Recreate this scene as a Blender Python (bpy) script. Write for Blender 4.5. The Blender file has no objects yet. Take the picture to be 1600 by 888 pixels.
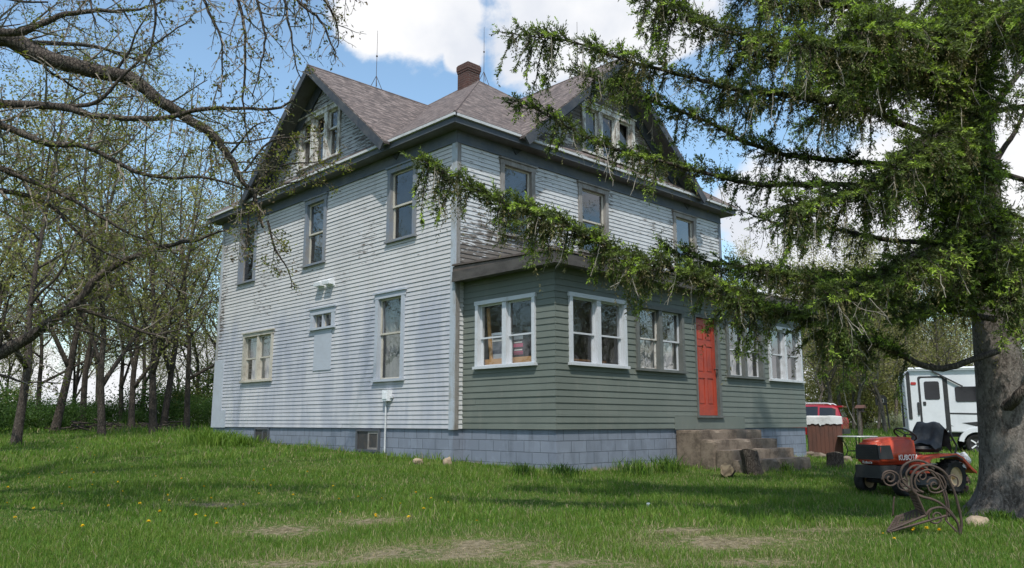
import bpy, math, random
import numpy as np
from mathutils import Vector, Matrix

# ------------------------------------------------------------------ camera, sky, sun
scene = bpy.context.scene
COL = scene.collection
R_ = math.radians
CAM = np.array([-9.939, -11.926, 0.117])
YAW, PITCH, FPX = 0.7667, 0.1709, 1253.8
cam_d = bpy.data.cameras.new('camera')
cam_d.sensor_width = 36.0
cam_d.lens = 36.0 * FPX / 1600.0
cam_d.clip_start = 0.05
cam_d.clip_end = 2000.0
cam = bpy.data.objects.new('camera', cam_d)
COL.objects.link(cam)
cam.location = CAM
cam.rotation_euler = (math.pi / 2 + PITCH, 0.0, -YAW)
scene.camera = cam

SUN_DIR = np.array([-0.70, -0.71, 0.0])
SUN_EL = R_(56)
SUN_DIR = SUN_DIR / np.linalg.norm(SUN_DIR) * math.cos(SUN_EL)
SUN_DIR[2] = math.sin(SUN_EL)
sun_d = bpy.data.lights.new('sun', 'SUN')
sun_d.energy = 3.1
sun_d.angle = R_(0.8)
sun_d.color = (1.0, 0.95, 0.87)
sun = bpy.data.objects.new('sun', sun_d)
COL.objects.link(sun)
sun.rotation_euler = Vector(SUN_DIR).to_track_quat('Z', 'Y').to_euler()
sun.location = (-20, -20, 40)

FW = np.array([math.sin(YAW) * math.cos(PITCH), math.cos(YAW) * math.cos(PITCH), math.sin(PITCH)])
RT = np.array([math.cos(YAW), -math.sin(YAW), 0.0])
UP = np.cross(RT, FW)
FH = np.array([math.sin(YAW), math.cos(YAW), 0.0])      # forward on the ground


def at(u, v, s):
    """point of the place seen at photograph position (u, v), s metres in front of the camera"""
    return CAM + s * (FW + RT * (u - 800) / FPX - UP * (v - 444) / FPX)


scene.view_settings.view_transform = 'Standard'
scene.view_settings.look = 'None'
scene.view_settings.gamma = 1.0
scene.view_settings.exposure = 0.38
scene.view_settings.use_curve_mapping = False
scene.cycles.max_bounces = 6
scene.cycles.transparent_max_bounces = 12
scene.cycles.diffuse_bounces = 3
scene.cycles.glossy_bounces = 3

world = bpy.data.worlds.new('World')
scene.world = world
world.use_nodes = True


class NT:
    """small helper for node trees"""
    def __init__(s, tree):
        s.t = tree
        s.n = tree.nodes
        s.l = tree.links

    def new(s, typ, **kw):
        n = s.n.new(typ)
        for k, v in kw.items():
            setattr(n, k, v)
        return n

    def link(s, a, b):
        s.l.new(a, b)

    def val(s, sock, x):
        if isinstance(x, bpy.types.NodeSocket):
            s.l.new(x, sock)
        elif x is not None:
            sock.default_value = x

    def math(s, op, a, b=None, c=None, clamp=False):
        n = s.new('ShaderNodeMath', operation=op)
        n.use_clamp = clamp
        s.val(n.inputs[0], a)
        s.val(n.inputs[1], b)
        if c is not None:
            s.val(n.inputs[2], c)
        return n.outputs[0]

    def vmath(s, op, a, b=None):
        n = s.new('ShaderNodeVectorMath', operation=op)
        s.val(n.inputs[0], a)
        if b is not None:
            s.val(n.inputs[1], b)
        return n

    def noise(s, vec, scale, detail=4, rough=0.55, dist=0.0):
        n = s.new('ShaderNodeTexNoise')
        s.val(n.inputs['Vector'], vec)
        n.inputs['Scale'].default_value = scale
        n.inputs['Detail'].default_value = detail
        n.inputs['Roughness'].default_value = rough
        n.inputs['Distortion'].default_value = dist
        return n.outputs['Fac']

    def scale(s, vec, sc):
        n = s.new('ShaderNodeVectorMath', operation='MULTIPLY')
        s.val(n.inputs[0], vec)
        n.inputs[1].default_value = sc
        return n.outputs[0]

    def ramp(s, fac, stops):
        n = s.new('ShaderNodeValToRGB')
        s.val(n.inputs[0], fac)
        e = n.color_ramp.elements
        while len(e) < len(stops):
            e.new(0.5)
        for i, (p, c) in enumerate(stops):
            e[i].position = p
            e[i].color = tuple(c) + (1,) if len(c) == 3 else c
        return n.outputs[0]

    def step(s, x, lo, hi):
        n = s.new('ShaderNodeMapRange', interpolation_type='SMOOTHSTEP')
        s.val(n.inputs[0], x)
        n.inputs[1].default_value = lo
        n.inputs[2].default_value = hi
        return n.outputs[0]

    def mix(s, f, a, b, mode='MIX'):
        n = s.new('ShaderNodeMix', data_type='RGBA', blend_type=mode)
        s.val(n.inputs[0], f)
        for sock, x in ((n.inputs[6], a), (n.inputs[7], b)):
            if isinstance(x, tuple) and len(x) == 3:
                x = x + (1,)
            s.val(sock, x)
        return n.outputs[2]

    def pos(s):
        return s.new('ShaderNodeNewGeometry').outputs['Position']

    def obj(s):
        return s.new('ShaderNodeTexCoord').outputs['Object']

    def sep(s, v):
        n = s.new('ShaderNodeSeparateXYZ')
        s.l.new(v, n.inputs[0])
        return n.outputs

    def comb(s, x, y, z):
        n = s.new('ShaderNodeCombineXYZ')
        for i, q in enumerate((x, y, z)):
            s.val(n.inputs[i], q)
        return n.outputs[0]


def unit(v):
    v = np.asarray(v, float)
    return v / np.linalg.norm(v)


def build_world():
    k = NT(world.node_tree)
    k.n.clear()
    out = k.new('ShaderNodeOutputWorld')
    bg = k.new('ShaderNodeBackground')
    k.link(bg.outputs[0], out.inputs[0])
    sky = k.new('ShaderNodeTexSky', sky_type='NISHITA')
    sky.sun_disc = False
    sky.sun_elevation = SUN_EL
    sky.sun_rotation = math.atan2(SUN_DIR[0], SUN_DIR[1])
    sky.altitude = 300
    sky.air_density = 1.0
    sky.dust_density = 1.2
    sky.ozone_density = 1.0
    d = k.new('ShaderNodeTexCoord').outputs['Generated']
    sx, sy, sz = k.sep(d)
    n1 = k.noise(k.scale(d, (1, 1, 1.6)), 5.5, 9, 0.6, 0.2)
    n2 = k.noise(k.scale(d, (1, 1, 1.5)), 2.3, 4, 0.5)
    # cumulus banks: (direction, size)
    field = None
    for (u, v, r) in [(650, 5, .085), (575, 25, .06), (722, 85, .03), (700, 10, .045), (900, 20, .11), (1010, 20, .11),
                      (850, 85, .07), (1300, 360, .13), (1180, 330, .06), (1420, 300, .12), (1450, 60, .16), (1700, 200, .25)]:
        a = unit(FW + RT * (u - 800) / FPX - UP * (v - 444) / FPX)
        dist = k.vmath('DISTANCE', d, tuple(a)).outputs['Value']
        b = k.math('SUBTRACT', 1.0, k.math('DIVIDE', dist, r))
        field = b if field is None else k.math('MAXIMUM', field, b)
    # scattered clouds in the rest of the sky (behind the viewer)
    back = k.math('SUBTRACT', k.math('MULTIPLY', n2, 3.2), 1.85)
    ahead = k.vmath('DOT_PRODUCT', d, tuple(FW)).outputs['Value']
    back = k.math('SUBTRACT', back, k.math('MULTIPLY', k.step(ahead, 0.2, 0.75), 1.5))
    field = k.math('MAXIMUM', field, back)
    low = k.math('MULTIPLY', k.step(sz, 0.20, 0.0), 1.1)
    low = k.math('SUBTRACT', low, 0.4)
    field = k.math('MAXIMUM', field, low)
    f = k.math('ADD', field, k.math('MULTIPLY', k.math('SUBTRACT', n1, 0.5), 1.9))
    mask = k.step(f, 0.02, 0.34)
    shade = k.step(k.noise(d, 7.0, 5, 0.55), 0.3, 0.7)
    cloud = k.mix(shade, (0.60, 0.63, 0.69), (0.80, 0.80, 0.81))
    skyc = k.vmath('SCALE', sky.outputs[0])
    skyc.inputs[3].default_value = 0.15
    skyt = k.vmath('MULTIPLY', skyc.outputs[0], (1.18, 1.27, 1.19)).outputs[0]
    col = k.mix(mask, skyt, cloud)
    k.link(col, bg.inputs[0])
    bg.inputs[1].default_value = 1.0


build_world()

# ------------------------------------------------------------------ mesh helpers


class MB:
    """collects faces and links them as ONE mesh object"""
    def __init__(s):
        s.v, s.f, s.c, s.n, s.m = [], [], [], 0, []

    def add(s, v, f, col=None, mi=0):
        v = np.asarray(v, float).reshape(-1, 3)
        f = np.asarray(f, np.int64)
        if f.ndim == 1:
            f = f[None]
        s.v.append(v)
        s.f.append(f + s.n)
        s.m.append(np.full(len(f), mi))
        if col is None:
            s.c.append(np.ones((len(v), 3)))
        else:
            col = np.asarray(col, float)
            s.c.append(np.broadcast_to(col, (len(v), 3)))
        s.n += len(v)
        return s

    def addfaces(s, v, faces, col=None, mi=0):
        base = s.n
        s.add(v, np.zeros((0, 3), int), col)
        for f in faces:
            s.f.append(np.asarray(f, np.int64)[None] + base)
            s.m.append(np.full(1, mi))
        return s

    def box(s, lo, hi, M=None, col=None, mi=0):
        x0, y0, z0 = lo
        x1, y1, z1 = hi
        v = np.array([(x0, y0, z0), (x1, y0, z0), (x1, y1, z0), (x0, y1, z0), (x0, y0, z1), (x1, y0, z1), (x1, y1, z1), (x0, y1, z1)], float)
        f = [(0, 3, 2, 1), (4, 5, 6, 7), (0, 1, 5, 4), (1, 2, 6, 5), (2, 3, 7, 6), (3, 0, 4, 7)]
        if M is not None:
            M = np.asarray(M)
            v = v @ M[:3, :3].T + M[:3, 3]
        return s.add(v, f, col, mi)

    def bar(s, p, q, w, h, up=(0, 0, 1), mi=0, col=None):
        """rectangular bar from p to q, w wide and h high"""
        p, q = np.asarray(p, float), np.asarray(q, float)
        d = unit(q - p)
        sd = unit(np.cross(d, up))
        u = np.cross(sd, d)
        v = [b + sd * i * w / 2 + u * j * h / 2 for b in (p, q) for (i, j) in ((-1, -1), (1, -1), (1, 1), (-1, 1))]
        return s.add(v, [(0, 1, 2, 3), (7, 6, 5, 4), (0, 4, 5, 1), (1, 5, 6, 2), (2, 6, 7, 3), (3, 7, 4, 0)], col, mi)

    def tube(s, pts, r, n=8, cap=True, col=None, mi=0):
        pts = np.asarray(pts, float)
        m = len(pts)
        r = np.broadcast_to(np.asarray(r, float), (m,))
        t = np.gradient(pts, axis=0)
        t /= np.linalg.norm(t, axis=1)[:, None] + 1e-12
        a = np.array([0, 0, 1.0]) if abs(t[0][2]) < .9 else np.array([1.0, 0, 0])
        nr = unit(np.cross(t[0], a))
        ang = np.arange(n) * 2 * math.pi / n
        V = []
        for i in range(m):
            nr = nr - t[i] * (nr @ t[i])
            nr = nr / (np.linalg.norm(nr) + 1e-12)
            b = np.cross(t[i], nr)
            V.append(pts[i] + r[i] * (np.cos(ang)[:, None] * nr + np.sin(ang)[:, None] * b))
        V = np.concatenate(V)
        i = np.arange(m - 1)[:, None] * n
        j = np.arange(n)[None]
        jn = (j + 1) % n
        F = np.stack([i + j, i + jn, i + n + jn, i + n + j], -1).reshape(-1, 4)
        base = s.n
        s.add(V, F, col, mi)
        if cap:
            s.f.append((np.arange(n)[::-1] + base)[None])
            s.m.append(np.full(1, mi))
            s.f.append((np.arange(n) + base + (m - 1) * n)[None])
            s.m.append(np.full(1, mi))
        return s

    def segs(s, p0, p1, r0, r1, n=3, col=None, mi=0):
        """many separate tapered prisms at once"""
        p0, p1 = np.asarray(p0, float), np.asarray(p1, float)
        r0, r1 = np.asarray(r0, float), np.asarray(r1, float)
        N = len(p0)
        if N == 0:
            return s
        d = p1 - p0
        d /= np.linalg.norm(d, axis=1)[:, None] + 1e-12
        a = np.where(np.abs(d[:, 2:3]) < .9, np.array([[0, 0, 1.0]]), np.array([[1.0, 0, 0]]))
        x = np.cross(d, a)
        x /= np.linalg.norm(x, axis=1)[:, None]
        y = np.cross(d, x)
        ang = np.arange(n) * 2 * math.pi / n
        ring = np.cos(ang)[None, :, None] * x[:, None] + np.sin(ang)[None, :, None] * y[:, None]
        V = np.concatenate([p0[:, None] + ring * r0[:, None, None], p1[:, None] + ring * r1[:, None, None]], 1)
        j = np.arange(n)
        jn = (j + 1) % n
        F = np.stack([j, jn, jn + n, j + n], -1)
        F = (np.arange(N)[:, None, None] * 2 * n + F[None]).reshape(-1, 4)
        if col is not None and np.ndim(col) == 2:
            col = np.repeat(col, 2 * n, 0)
        return s.add(V.reshape(-1, 3), F, col, mi)

    def lathe(s, prof, M=None, n=24, mi=0, col=None, cap=True):
        """profile of (radius, height) spun round z"""
        ang = np.arange(n) * 2 * math.pi / n
        V = np.array([(r * c, r * q, h) for (r, h) in prof for c, q in zip(np.cos(ang), np.sin(ang))])
        if M is not None:
            M = np.asarray(M)
            V = V @ M[:3, :3].T + M[:3, 3]
        m = len(prof)
        i = np.arange(m - 1)[:, None] * n
        j = np.arange(n)[None]
        jn = (j + 1) % n
        F = np.stack([i + j, i + jn, i + n + jn, i + n + j], -1).reshape(-1, 4)
        base = s.n
        s.add(V, F, col, mi)
        for (k, rev) in ((0, True), (m - 1, False)):
            if cap and prof[k][0] > 1e-4:
                q = np.arange(n) + base + k * n
                s.f.append((q[::-1] if rev else q)[None])
                s.m.append(np.full(1, mi))
        return s

    def prism(s, poly, ext, mi=0, col=None):
        """polygon (3-D points) extruded along ext"""
        poly = np.asarray(poly, float)
        n = len(poly)
        V = np.concatenate([poly, poly + np.asarray(ext, float)])
        fs = [list(range(n))[::-1], list(range(n, 2 * n))]
        fs += [(i, (i + 1) % n, (i + 1) % n + n, i + n) for i in range(n)]
        return s.addfaces(V, fs, col, mi)

    def leaves(s, P, D, N, L, W, col=None, mi=0, fold=0.0):
        """rhombic leaf per point: P base, D direction, N side vector"""
        P = np.asarray(P, float)
        n = len(P)
        if n == 0:
            return s
        L = np.broadcast_to(np.asarray(L, float), (n,))[:, None]
        W = np.broadcast_to(np.asarray(W, float), (n,))[:, None]
        V = np.stack([P, P + D * L * .45 + N * W * .5, P + D * L, P + D * L * .45 - N * W * .5], 1)
        F = (np.arange(n)[:, None] * 4 + np.arange(4)[None])
        if col is not None and np.ndim(col) == 2:
            col = np.repeat(col, 4, 0)
        return s.add(V.reshape(-1, 3), F, col, mi)

    def build(s, name, mats, parent=None, smooth=False, colors=False, recalc=False):
        me = bpy.data.meshes.new(name)
        V = np.concatenate(s.v) if s.v else np.zeros((0, 3))
        if parent is not None:
            root = parent
            while root.parent is not None:
                root = root.parent
            V = V - np.array(root.location)
        tot = np.concatenate([np.full(len(f), f.shape[1]) for f in s.f]).astype(np.int32)
        loops = np.concatenate([f.ravel() for f in s.f]).astype(np.int32)
        mi = np.concatenate(s.m).astype(np.int32)
        me.vertices.add(len(V))
        me.vertices.foreach_set('co', V.astype(np.float32).ravel())
        me.loops.add(len(loops))
        me.loops.foreach_set('vertex_index', loops)
        me.polygons.add(len(tot))
        start = np.concatenate([[0], np.cumsum(tot)[:-1]]).astype(np.int32)
        me.polygons.foreach_set('loop_start', start)
        me.polygons.foreach_set('material_index', mi)
        if smooth:
            me.polygons.foreach_set('use_smooth', np.ones(len(tot), bool))
        else:
            me.polygons.foreach_set('use_smooth', np.zeros(len(tot), bool))
        if colors:
            C = np.concatenate(s.c)
            C = np.concatenate([C, np.ones((len(C), 1))], 1).astype(np.float32)
            ca = me.color_attributes.new('Col', 'FLOAT_COLOR', 'POINT')
            ca.data.foreach_set('color', C.ravel())
        me.update(calc_edges=True)
        if recalc:
            import bmesh
            b = bmesh.new()
            b.from_mesh(me)
            bmesh.ops.recalc_face_normals(b, faces=b.faces)
            b.to_mesh(me)
            b.free()
        if not isinstance(mats, (list, tuple)):
            mats = [mats]
        for m in mats:
            me.materials.append(m)
        o = bpy.data.objects.new(name, me)
        COL.objects.link(o)
        if parent is not None:
            o.parent = parent
        return o


def tag(o, label=None, cat=None, group=None, kind=None):
    if label:
        o['label'] = label
    if cat:
        o['category'] = cat
    if group:
        o['group'] = group
    if kind:
        o['kind'] = kind
    return o


def empty(name, loc, label=None, cat=None, group=None, rz=0.0):
    o = bpy.data.objects.new(name, None)
    COL.objects.link(o)
    o.location = tuple(float(q) for q in loc)
    o.rotation_euler = (0, 0, rz)
    o.empty_display_size = 0.2
    return tag(o, label, cat, group)


def copy_tree(o, parent=None):
    c = o.copy()
    COL.objects.link(c)
    if parent is not None:
        c.parent = parent
    for ch in list(o.children):
        copy_tree(ch, c)
    return c


def bevel(o, w=0.01, seg=2):
    m = o.modifiers.new('bevel', 'BEVEL')
    m.width = w
    m.segments = seg
    m.limit_method = 'ANGLE'
    m.angle_limit = R_(35)
    return o


def smooth_line(pts, n=6):
    """Catmull-Rom through pts"""
    P = np.asarray(pts, float)
    P = np.concatenate([[2 * P[0] - P[1]], P, [2 * P[-1] - P[-2]]])
    out = []
    for i in range(1, len(P) - 2):
        t = np.linspace(0, 1, n, endpoint=False)[:, None]
        a, b, c, d = P[i - 1], P[i], P[i + 1], P[i + 2]
        out.append(.5 * (2 * b + (c - a) * t + (2 * a - 5 * b + 4 * c - d) * t ** 2 + (3 * b - a - 3 * c + d) * t ** 3))
    out.append(P[-2][None])
    return np.concatenate(out)


# ------------------------------------------------------------------ materials
def newmat(name, rough=0.7, spec=0.3):
    m = bpy.data.materials.new(name)
    m.use_nodes = True
    k = NT(m.node_tree)
    b = k.n['Principled BSDF']
    b.inputs['Roughness'].default_value = rough
    b.inputs['Specular IOR Level'].default_value = spec
    return m, k, b


def bump(k, b, h, strength=0.3, dist=0.01):
    n = k.new('ShaderNodeBump')
    n.inputs['Strength'].default_value = strength
    n.inputs['Distance'].default_value = dist
    k.link(h, n.inputs['Height'])
    k.link(n.outputs[0], b.inputs['Normal'])


def worn(name, base, second, scale=6.0, rough=0.7, spec=0.3, lo=.4, hi=.65, bumps=0.15, world_space=False, stretch=(1, 1, 1), metallic=0.0):
    """paint / metal / stone with blotches of a second colour"""
    m, k, b = newmat(name, rough, spec)
    v = k.scale(k.pos() if world_space else k.obj(), stretch)
    n = k.noise(v, scale, 6, 0.6)
    n2 = k.noise(v, scale * 7, 4, 0.6)
    f = k.step(k.math('ADD', k.math('MULTIPLY', n, .7), k.math('MULTIPLY', n2, .3)), lo, hi)
    k.link(k.mix(f, base, second), b.inputs['Base Color'])
    b.inputs['Metallic'].default_value = metallic
    if bumps:
        bump(k, b, n2, bumps, 0.01)
    return m


def siding_paint(name, paint, bare, thr, low_boost=None, streak=None, wdark=(.10, .085, .075), fresh=None):
    """flaking lap-siding paint: bare wood shows in long thin flakes that follow the boards"""
    m, k, b = newmat(name, 0.6, 0.25)
    p = k.pos()
    x, y, z = k.sep(p)
    v = k.scale(p, (3.6, 3.6, 26))
    fl = k.noise(v, 1.0, 8, 0.68)
    area = k.noise(k.scale(p, (1, 1, 1.3)), 0.55, 4, 0.6)
    amt = k.math('ADD', fl, k.math('MULTIPLY', k.math('SUBTRACT', area, .5), .55))
    if low_boost:
        z0, z1, a = low_boost
        n = k.new('ShaderNodeMapRange')
        k.link(z, n.inputs[0])
        n.inputs[1].default_value = z0
        n.inputs[2].default_value = z1
        n.inputs[3].default_value = a
        n.inputs[4].default_value = 0
        amt = k.math('ADD', amt, k.math('MULTIPLY', n.outputs[0], k.step(z, 2.75, 2.95)))
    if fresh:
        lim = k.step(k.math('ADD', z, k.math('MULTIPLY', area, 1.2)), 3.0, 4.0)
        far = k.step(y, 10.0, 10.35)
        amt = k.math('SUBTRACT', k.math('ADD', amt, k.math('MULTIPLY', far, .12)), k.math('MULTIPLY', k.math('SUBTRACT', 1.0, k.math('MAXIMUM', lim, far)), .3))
    peel = k.step(amt, thr, thr + .05)
    pcol = k.mix(k.step(k.noise(p, 1.1, 5, .6), .3, .75), paint, tuple(q * .86 for q in paint))
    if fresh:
        # repainted lower part with a ragged upper edge, stain and soft branch shade painted in as vertical swathes
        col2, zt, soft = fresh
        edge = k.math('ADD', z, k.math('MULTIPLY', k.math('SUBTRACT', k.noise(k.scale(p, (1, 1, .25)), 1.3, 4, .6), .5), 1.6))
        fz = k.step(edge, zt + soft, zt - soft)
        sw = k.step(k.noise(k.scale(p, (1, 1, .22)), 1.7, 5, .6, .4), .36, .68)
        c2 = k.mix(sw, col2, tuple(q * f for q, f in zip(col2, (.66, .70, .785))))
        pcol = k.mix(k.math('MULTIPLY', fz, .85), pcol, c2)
    # dirt near board edges and grime streaks
    dirt = k.step(k.noise(k.scale(p, (5, 5, 1.2)), 1.0, 5, .65), .48, .85)
    pcol = k.mix(k.math('MULTIPLY', dirt, .28), pcol, (.26, .24, .21))
    wood = k.mix(k.noise(k.scale(p, (1.5, 1.5, 60)), 1.0, 4, .6), bare, wdark)
    # bare wood shows where the paint has peeled
    k.link(k.mix(peel, pcol, wood), b.inputs['Base Color'])
    bump(k, b, k.math('SUBTRACT', k.math('MULTIPLY', k.noise(k.scale(p, (2, 2, 70)), 1.0, 3, .6), .4), peel), .25, .004)
    return m


def leafmat(name, rough=0.55, trans=0.35, tint=(1, 1, 1)):
    m, k, b = newmat(name, rough, 0.25)
    a = k.new('ShaderNodeAttribute', attribute_name='Col')
    c = k.mix(1.0, a.outputs['Color'], tint, 'MULTIPLY')
    k.link(c, b.inputs['Base Color'])
    tr = k.new('ShaderNodeBsdfTranslucent')
    c2 = k.mix(1.0, c, (1.25, 1.25, .6), 'MULTIPLY')
    k.link(c2, tr.inputs[0])
    ms = k.new('ShaderNodeMixShader')
    ms.inputs[0].default_value = trans
    k.link(b.outputs[0], ms.inputs[1])
    k.link(tr.outputs[0], ms.inputs[2])
    k.link(ms.outputs[0], k.n['Material Output'].inputs[0])
    return m


def glassmat(name, base=.10, tint=(1, 1, 1), dirt=0.06):
    m = bpy.data.materials.new(name)
    m.use_nodes = True
    k = NT(m.node_tree)
    k.n.clear()
    out = k.new('ShaderNodeOutputMaterial')
    lw = k.new('ShaderNodeLayerWeight')
    lw.inputs[0].default_value = .5
    f = k.math('ADD', k.math('MULTIPLY', k.math('POWER', lw.outputs['Facing'], 3.0), 1 - base), base)
    tr = k.new('ShaderNodeBsdfTransparent')
    tr.inputs[0].default_value = tint + (1,)
    gl = k.new('ShaderNodeBsdfGlossy')
    gl.inputs['Roughness'].default_value = .02
    p = k.pos()
    bn = k.new('ShaderNodeBump')
    bn.inputs['Strength'].default_value = .10
    bn.inputs['Distance'].default_value = .02
    k.link(k.noise(p, 3.0, 2, .5), bn.inputs['Height'])
    k.link(bn.outputs[0], gl.inputs['Normal'])
    ms = k.new('ShaderNodeMixShader')
    k.link(f, ms.inputs[0])
    k.link(tr.outputs[0], ms.inputs[1])
    k.link(gl.outputs[0], ms.inputs[2])
    df = k.new('ShaderNodeBsdfDiffuse')
    df.inputs[0].default_value = (.55, .55, .52, 1)
    m2 = k.new('ShaderNodeMixShader')
    k.link(k.math('MULTIPLY', k.step(k.noise(p, 2.0, 5, .6), .3, .8), dirt), m2.inputs[0])
    k.link(ms.outputs[0], m2.inputs[1])
    k.link(df.outputs[0], m2.inputs[2])
    k.link(m2.outputs[0], out.inputs[0])
    return m


M = {}
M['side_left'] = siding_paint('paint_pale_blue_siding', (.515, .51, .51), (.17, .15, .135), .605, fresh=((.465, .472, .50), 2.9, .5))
M['side_front'] = siding_paint('paint_white_flaking_siding', (.53, .54, .55), (.17, .15, .13), .565, low_boost=(3.0, 4.5, .24))
M['gable_left'] = siding_paint('paint_gable_flaking', (.37, .375, .38), (.15, .13, .115), .49)
M['gable_front'] = siding_paint('paint_gable_bare', (.46, .44, .41), (.17, .14, .11), .43, wdark=(.07, .055, .045))
M['green'] = siding_paint('paint_sage_green_siding', (.142, .162, .143), (.19, .19, .165), .76, wdark=(.08, .08, .07))
M['trim_blue'] = worn('weathered_blue_trim', (.17, .20, .25), (.20, .195, .19), 3.0, world_space=True, stretch=(1, 1, .5))
M['frieze'] = worn('slate_blue_frieze', (.085, .102, .13), (.125, .135, .15), 1.4, world_space=True)
M['rake'] = worn('weathered_rake_board', (.038, .046, .060), (.075, .078, .085), 2.2, world_space=True)
M['trim_dark'] = worn('dark_slate_trim', (.07, .08, .098), (.10, .105, .11), 2.0, world_space=True)
M['trim_pale'] = worn('pale_corner_board', (.37, .41, .46), (.27, .27, .26), 2.0, world_space=True, stretch=(1, 1, .4), lo=.45, hi=.6)
M['trim_grey'] = worn('weathered_grey_trim', (.25, .24, .23), (.15, .135, .12), 5.0, world_space=True, stretch=(1, 1, .3))
M['trim_white'] = worn('white_window_trim', (.50, .525, .56), (.38, .385, .39), 4.0, world_space=True, lo=.5, hi=.75)
M['sash_cream'] = worn('cream_sash', (.46, .435, .38), (.27, .24, .20), 5.0, world_space=True, lo=.45, hi=.75)
M['sash_peel'] = worn('flaking_white_sash', (.58, .57, .54), (.24, .21, .18), 7.0, world_space=True, lo=.45, hi=.58, stretch=(1, 1, .5))
M['trim_green'] = worn('dark_grey_green_trim', (.10, .11, .105), (.14, .145, .14), 4.0, world_space=True)
M['gutter'] = worn('white_drip_edge', (.50, .51, .52), (.33, .33, .33), 4.0, world_space=True, lo=.5, hi=.7)
M['soffit'] = worn('weathered_soffit', (.12, .12, .125), (.08, .074, .07), 2.5, world_space=True)
M['glass'] = glassmat('window_glass', .075, dirt=.03)
M['glass_sky'] = glassmat('window_glass_storm', .22)
M['glass_up'] = glassmat('window_glass_upper', .16, dirt=.02)
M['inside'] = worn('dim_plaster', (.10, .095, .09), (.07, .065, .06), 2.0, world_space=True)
M['butt'] = worn('dirty_shaded_board_edge', (.10, .095, .09), (.05, .047, .045), 5.0, world_space=True, bumps=0)  # board undersides: dirt plus the lap shadow line put into the colour
M['panel'] = worn('pale_blue_panel', (.39, .425, .48), (.35, .38, .43), 1.2, world_space=True, bumps=.05)
M['curtain'] = worn('grey_green_curtain', (.17, .19, .18), (.11, .13, .125), 3.0, world_space=True)
M['curtain_white'] = worn('white_curtain', (.40, .41, .40), (.28, .29, .28), 3.0, world_space=True)
M['metal_dark'] = worn('dark_metal', (.035, .035, .038), (.06, .05, .045), 9.0, .5, .5)
M['rust'] = worn('rusty_iron', (.085, .058, .045), (.05, .038, .033), 14.0, .75, .3)
M['black'] = worn('black_rubber', (.016, .016, .017), (.03, .029, .028), 9.0, .8, .2)
M['white_plastic'] = worn('white_plastic', (.70, .72, .75), (.60, .62, .64), 4.0, .45, .4)
M['conduit'] = worn('grey_conduit', (.55, .57, .60), (.42, .43, .44), 8.0, .45, .5)


def shingles():
    m, k, b = newmat('brown_asphalt_shingles', .9, .15)
    g = k.new('ShaderNodeNewGeometry')
    x, y, z = k.sep(g.outputs['Position'])
    nx, ny, nz = k.sep(g.outputs['True Normal'])
    sel = k.math('GREATER_THAN', k.math('ABSOLUTE', nx), k.math('ABSOLUTE', ny))
    along = k.math('ADD', k.math('MULTIPLY', y, sel), k.math('MULTIPLY', x, k.math('SUBTRACT', 1.0, sel)))
    v = k.comb(along, k.math('MULTIPLY', z, 1.6), 0.0)
    br = k.new('ShaderNodeTexBrick')
    k.link(v, br.inputs['Vector'])
    br.inputs['Scale'].default_value = 1.0
    br.inputs['Brick Width'].default_value = .30
    br.inputs['Row Height'].default_value = .14
    br.inputs['Mortar Size'].default_value = .006
    br.inputs['Mortar Smooth'].default_value = .3
    br.inputs['Bias'].default_value = 0
    br.inputs['Color1'].default_value = (.20, .155, .142, 1)
    br.inputs['Color2'].default_value = (.062, .05, .051, 1)
    br.inputs['Mortar'].default_value = (.055, .045, .045, 1)
    patch = k.noise(k.scale(v, (1.3, 3.5, 1)), 1.2, 4, .6)
    c = k.mix(k.math('MULTIPLY', k.step(patch, .35, .7), .45), br.outputs['Color'], (.22, .172, .155))
    c2 = k.mix(k.step(k.noise(k.scale(v, (3.2, 9.5, 1)), 1.0, 4, .65), .46, .53), c, (.052, .043, .044))
    c3 = k.mix(k.math('MULTIPLY', k.step(k.noise(k.scale(k.vmath('ADD', v, (31.0, 17.0, 0.0)).outputs[0], (3.6, 10.5, 1)), 1.0, 3, .6), .55, .60), .75), k.mix(.92, c, c2), (.30, .245, .225))
    c4 = k.mix(k.math('MULTIPLY', k.noise(v, 90, 2, .6), .5), c3, (.2, .17, .155))
    k.link(c4, b.inputs['Base Color'])
    bump(k, b, br.outputs['Fac'], .6, -.012)
    return m


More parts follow.
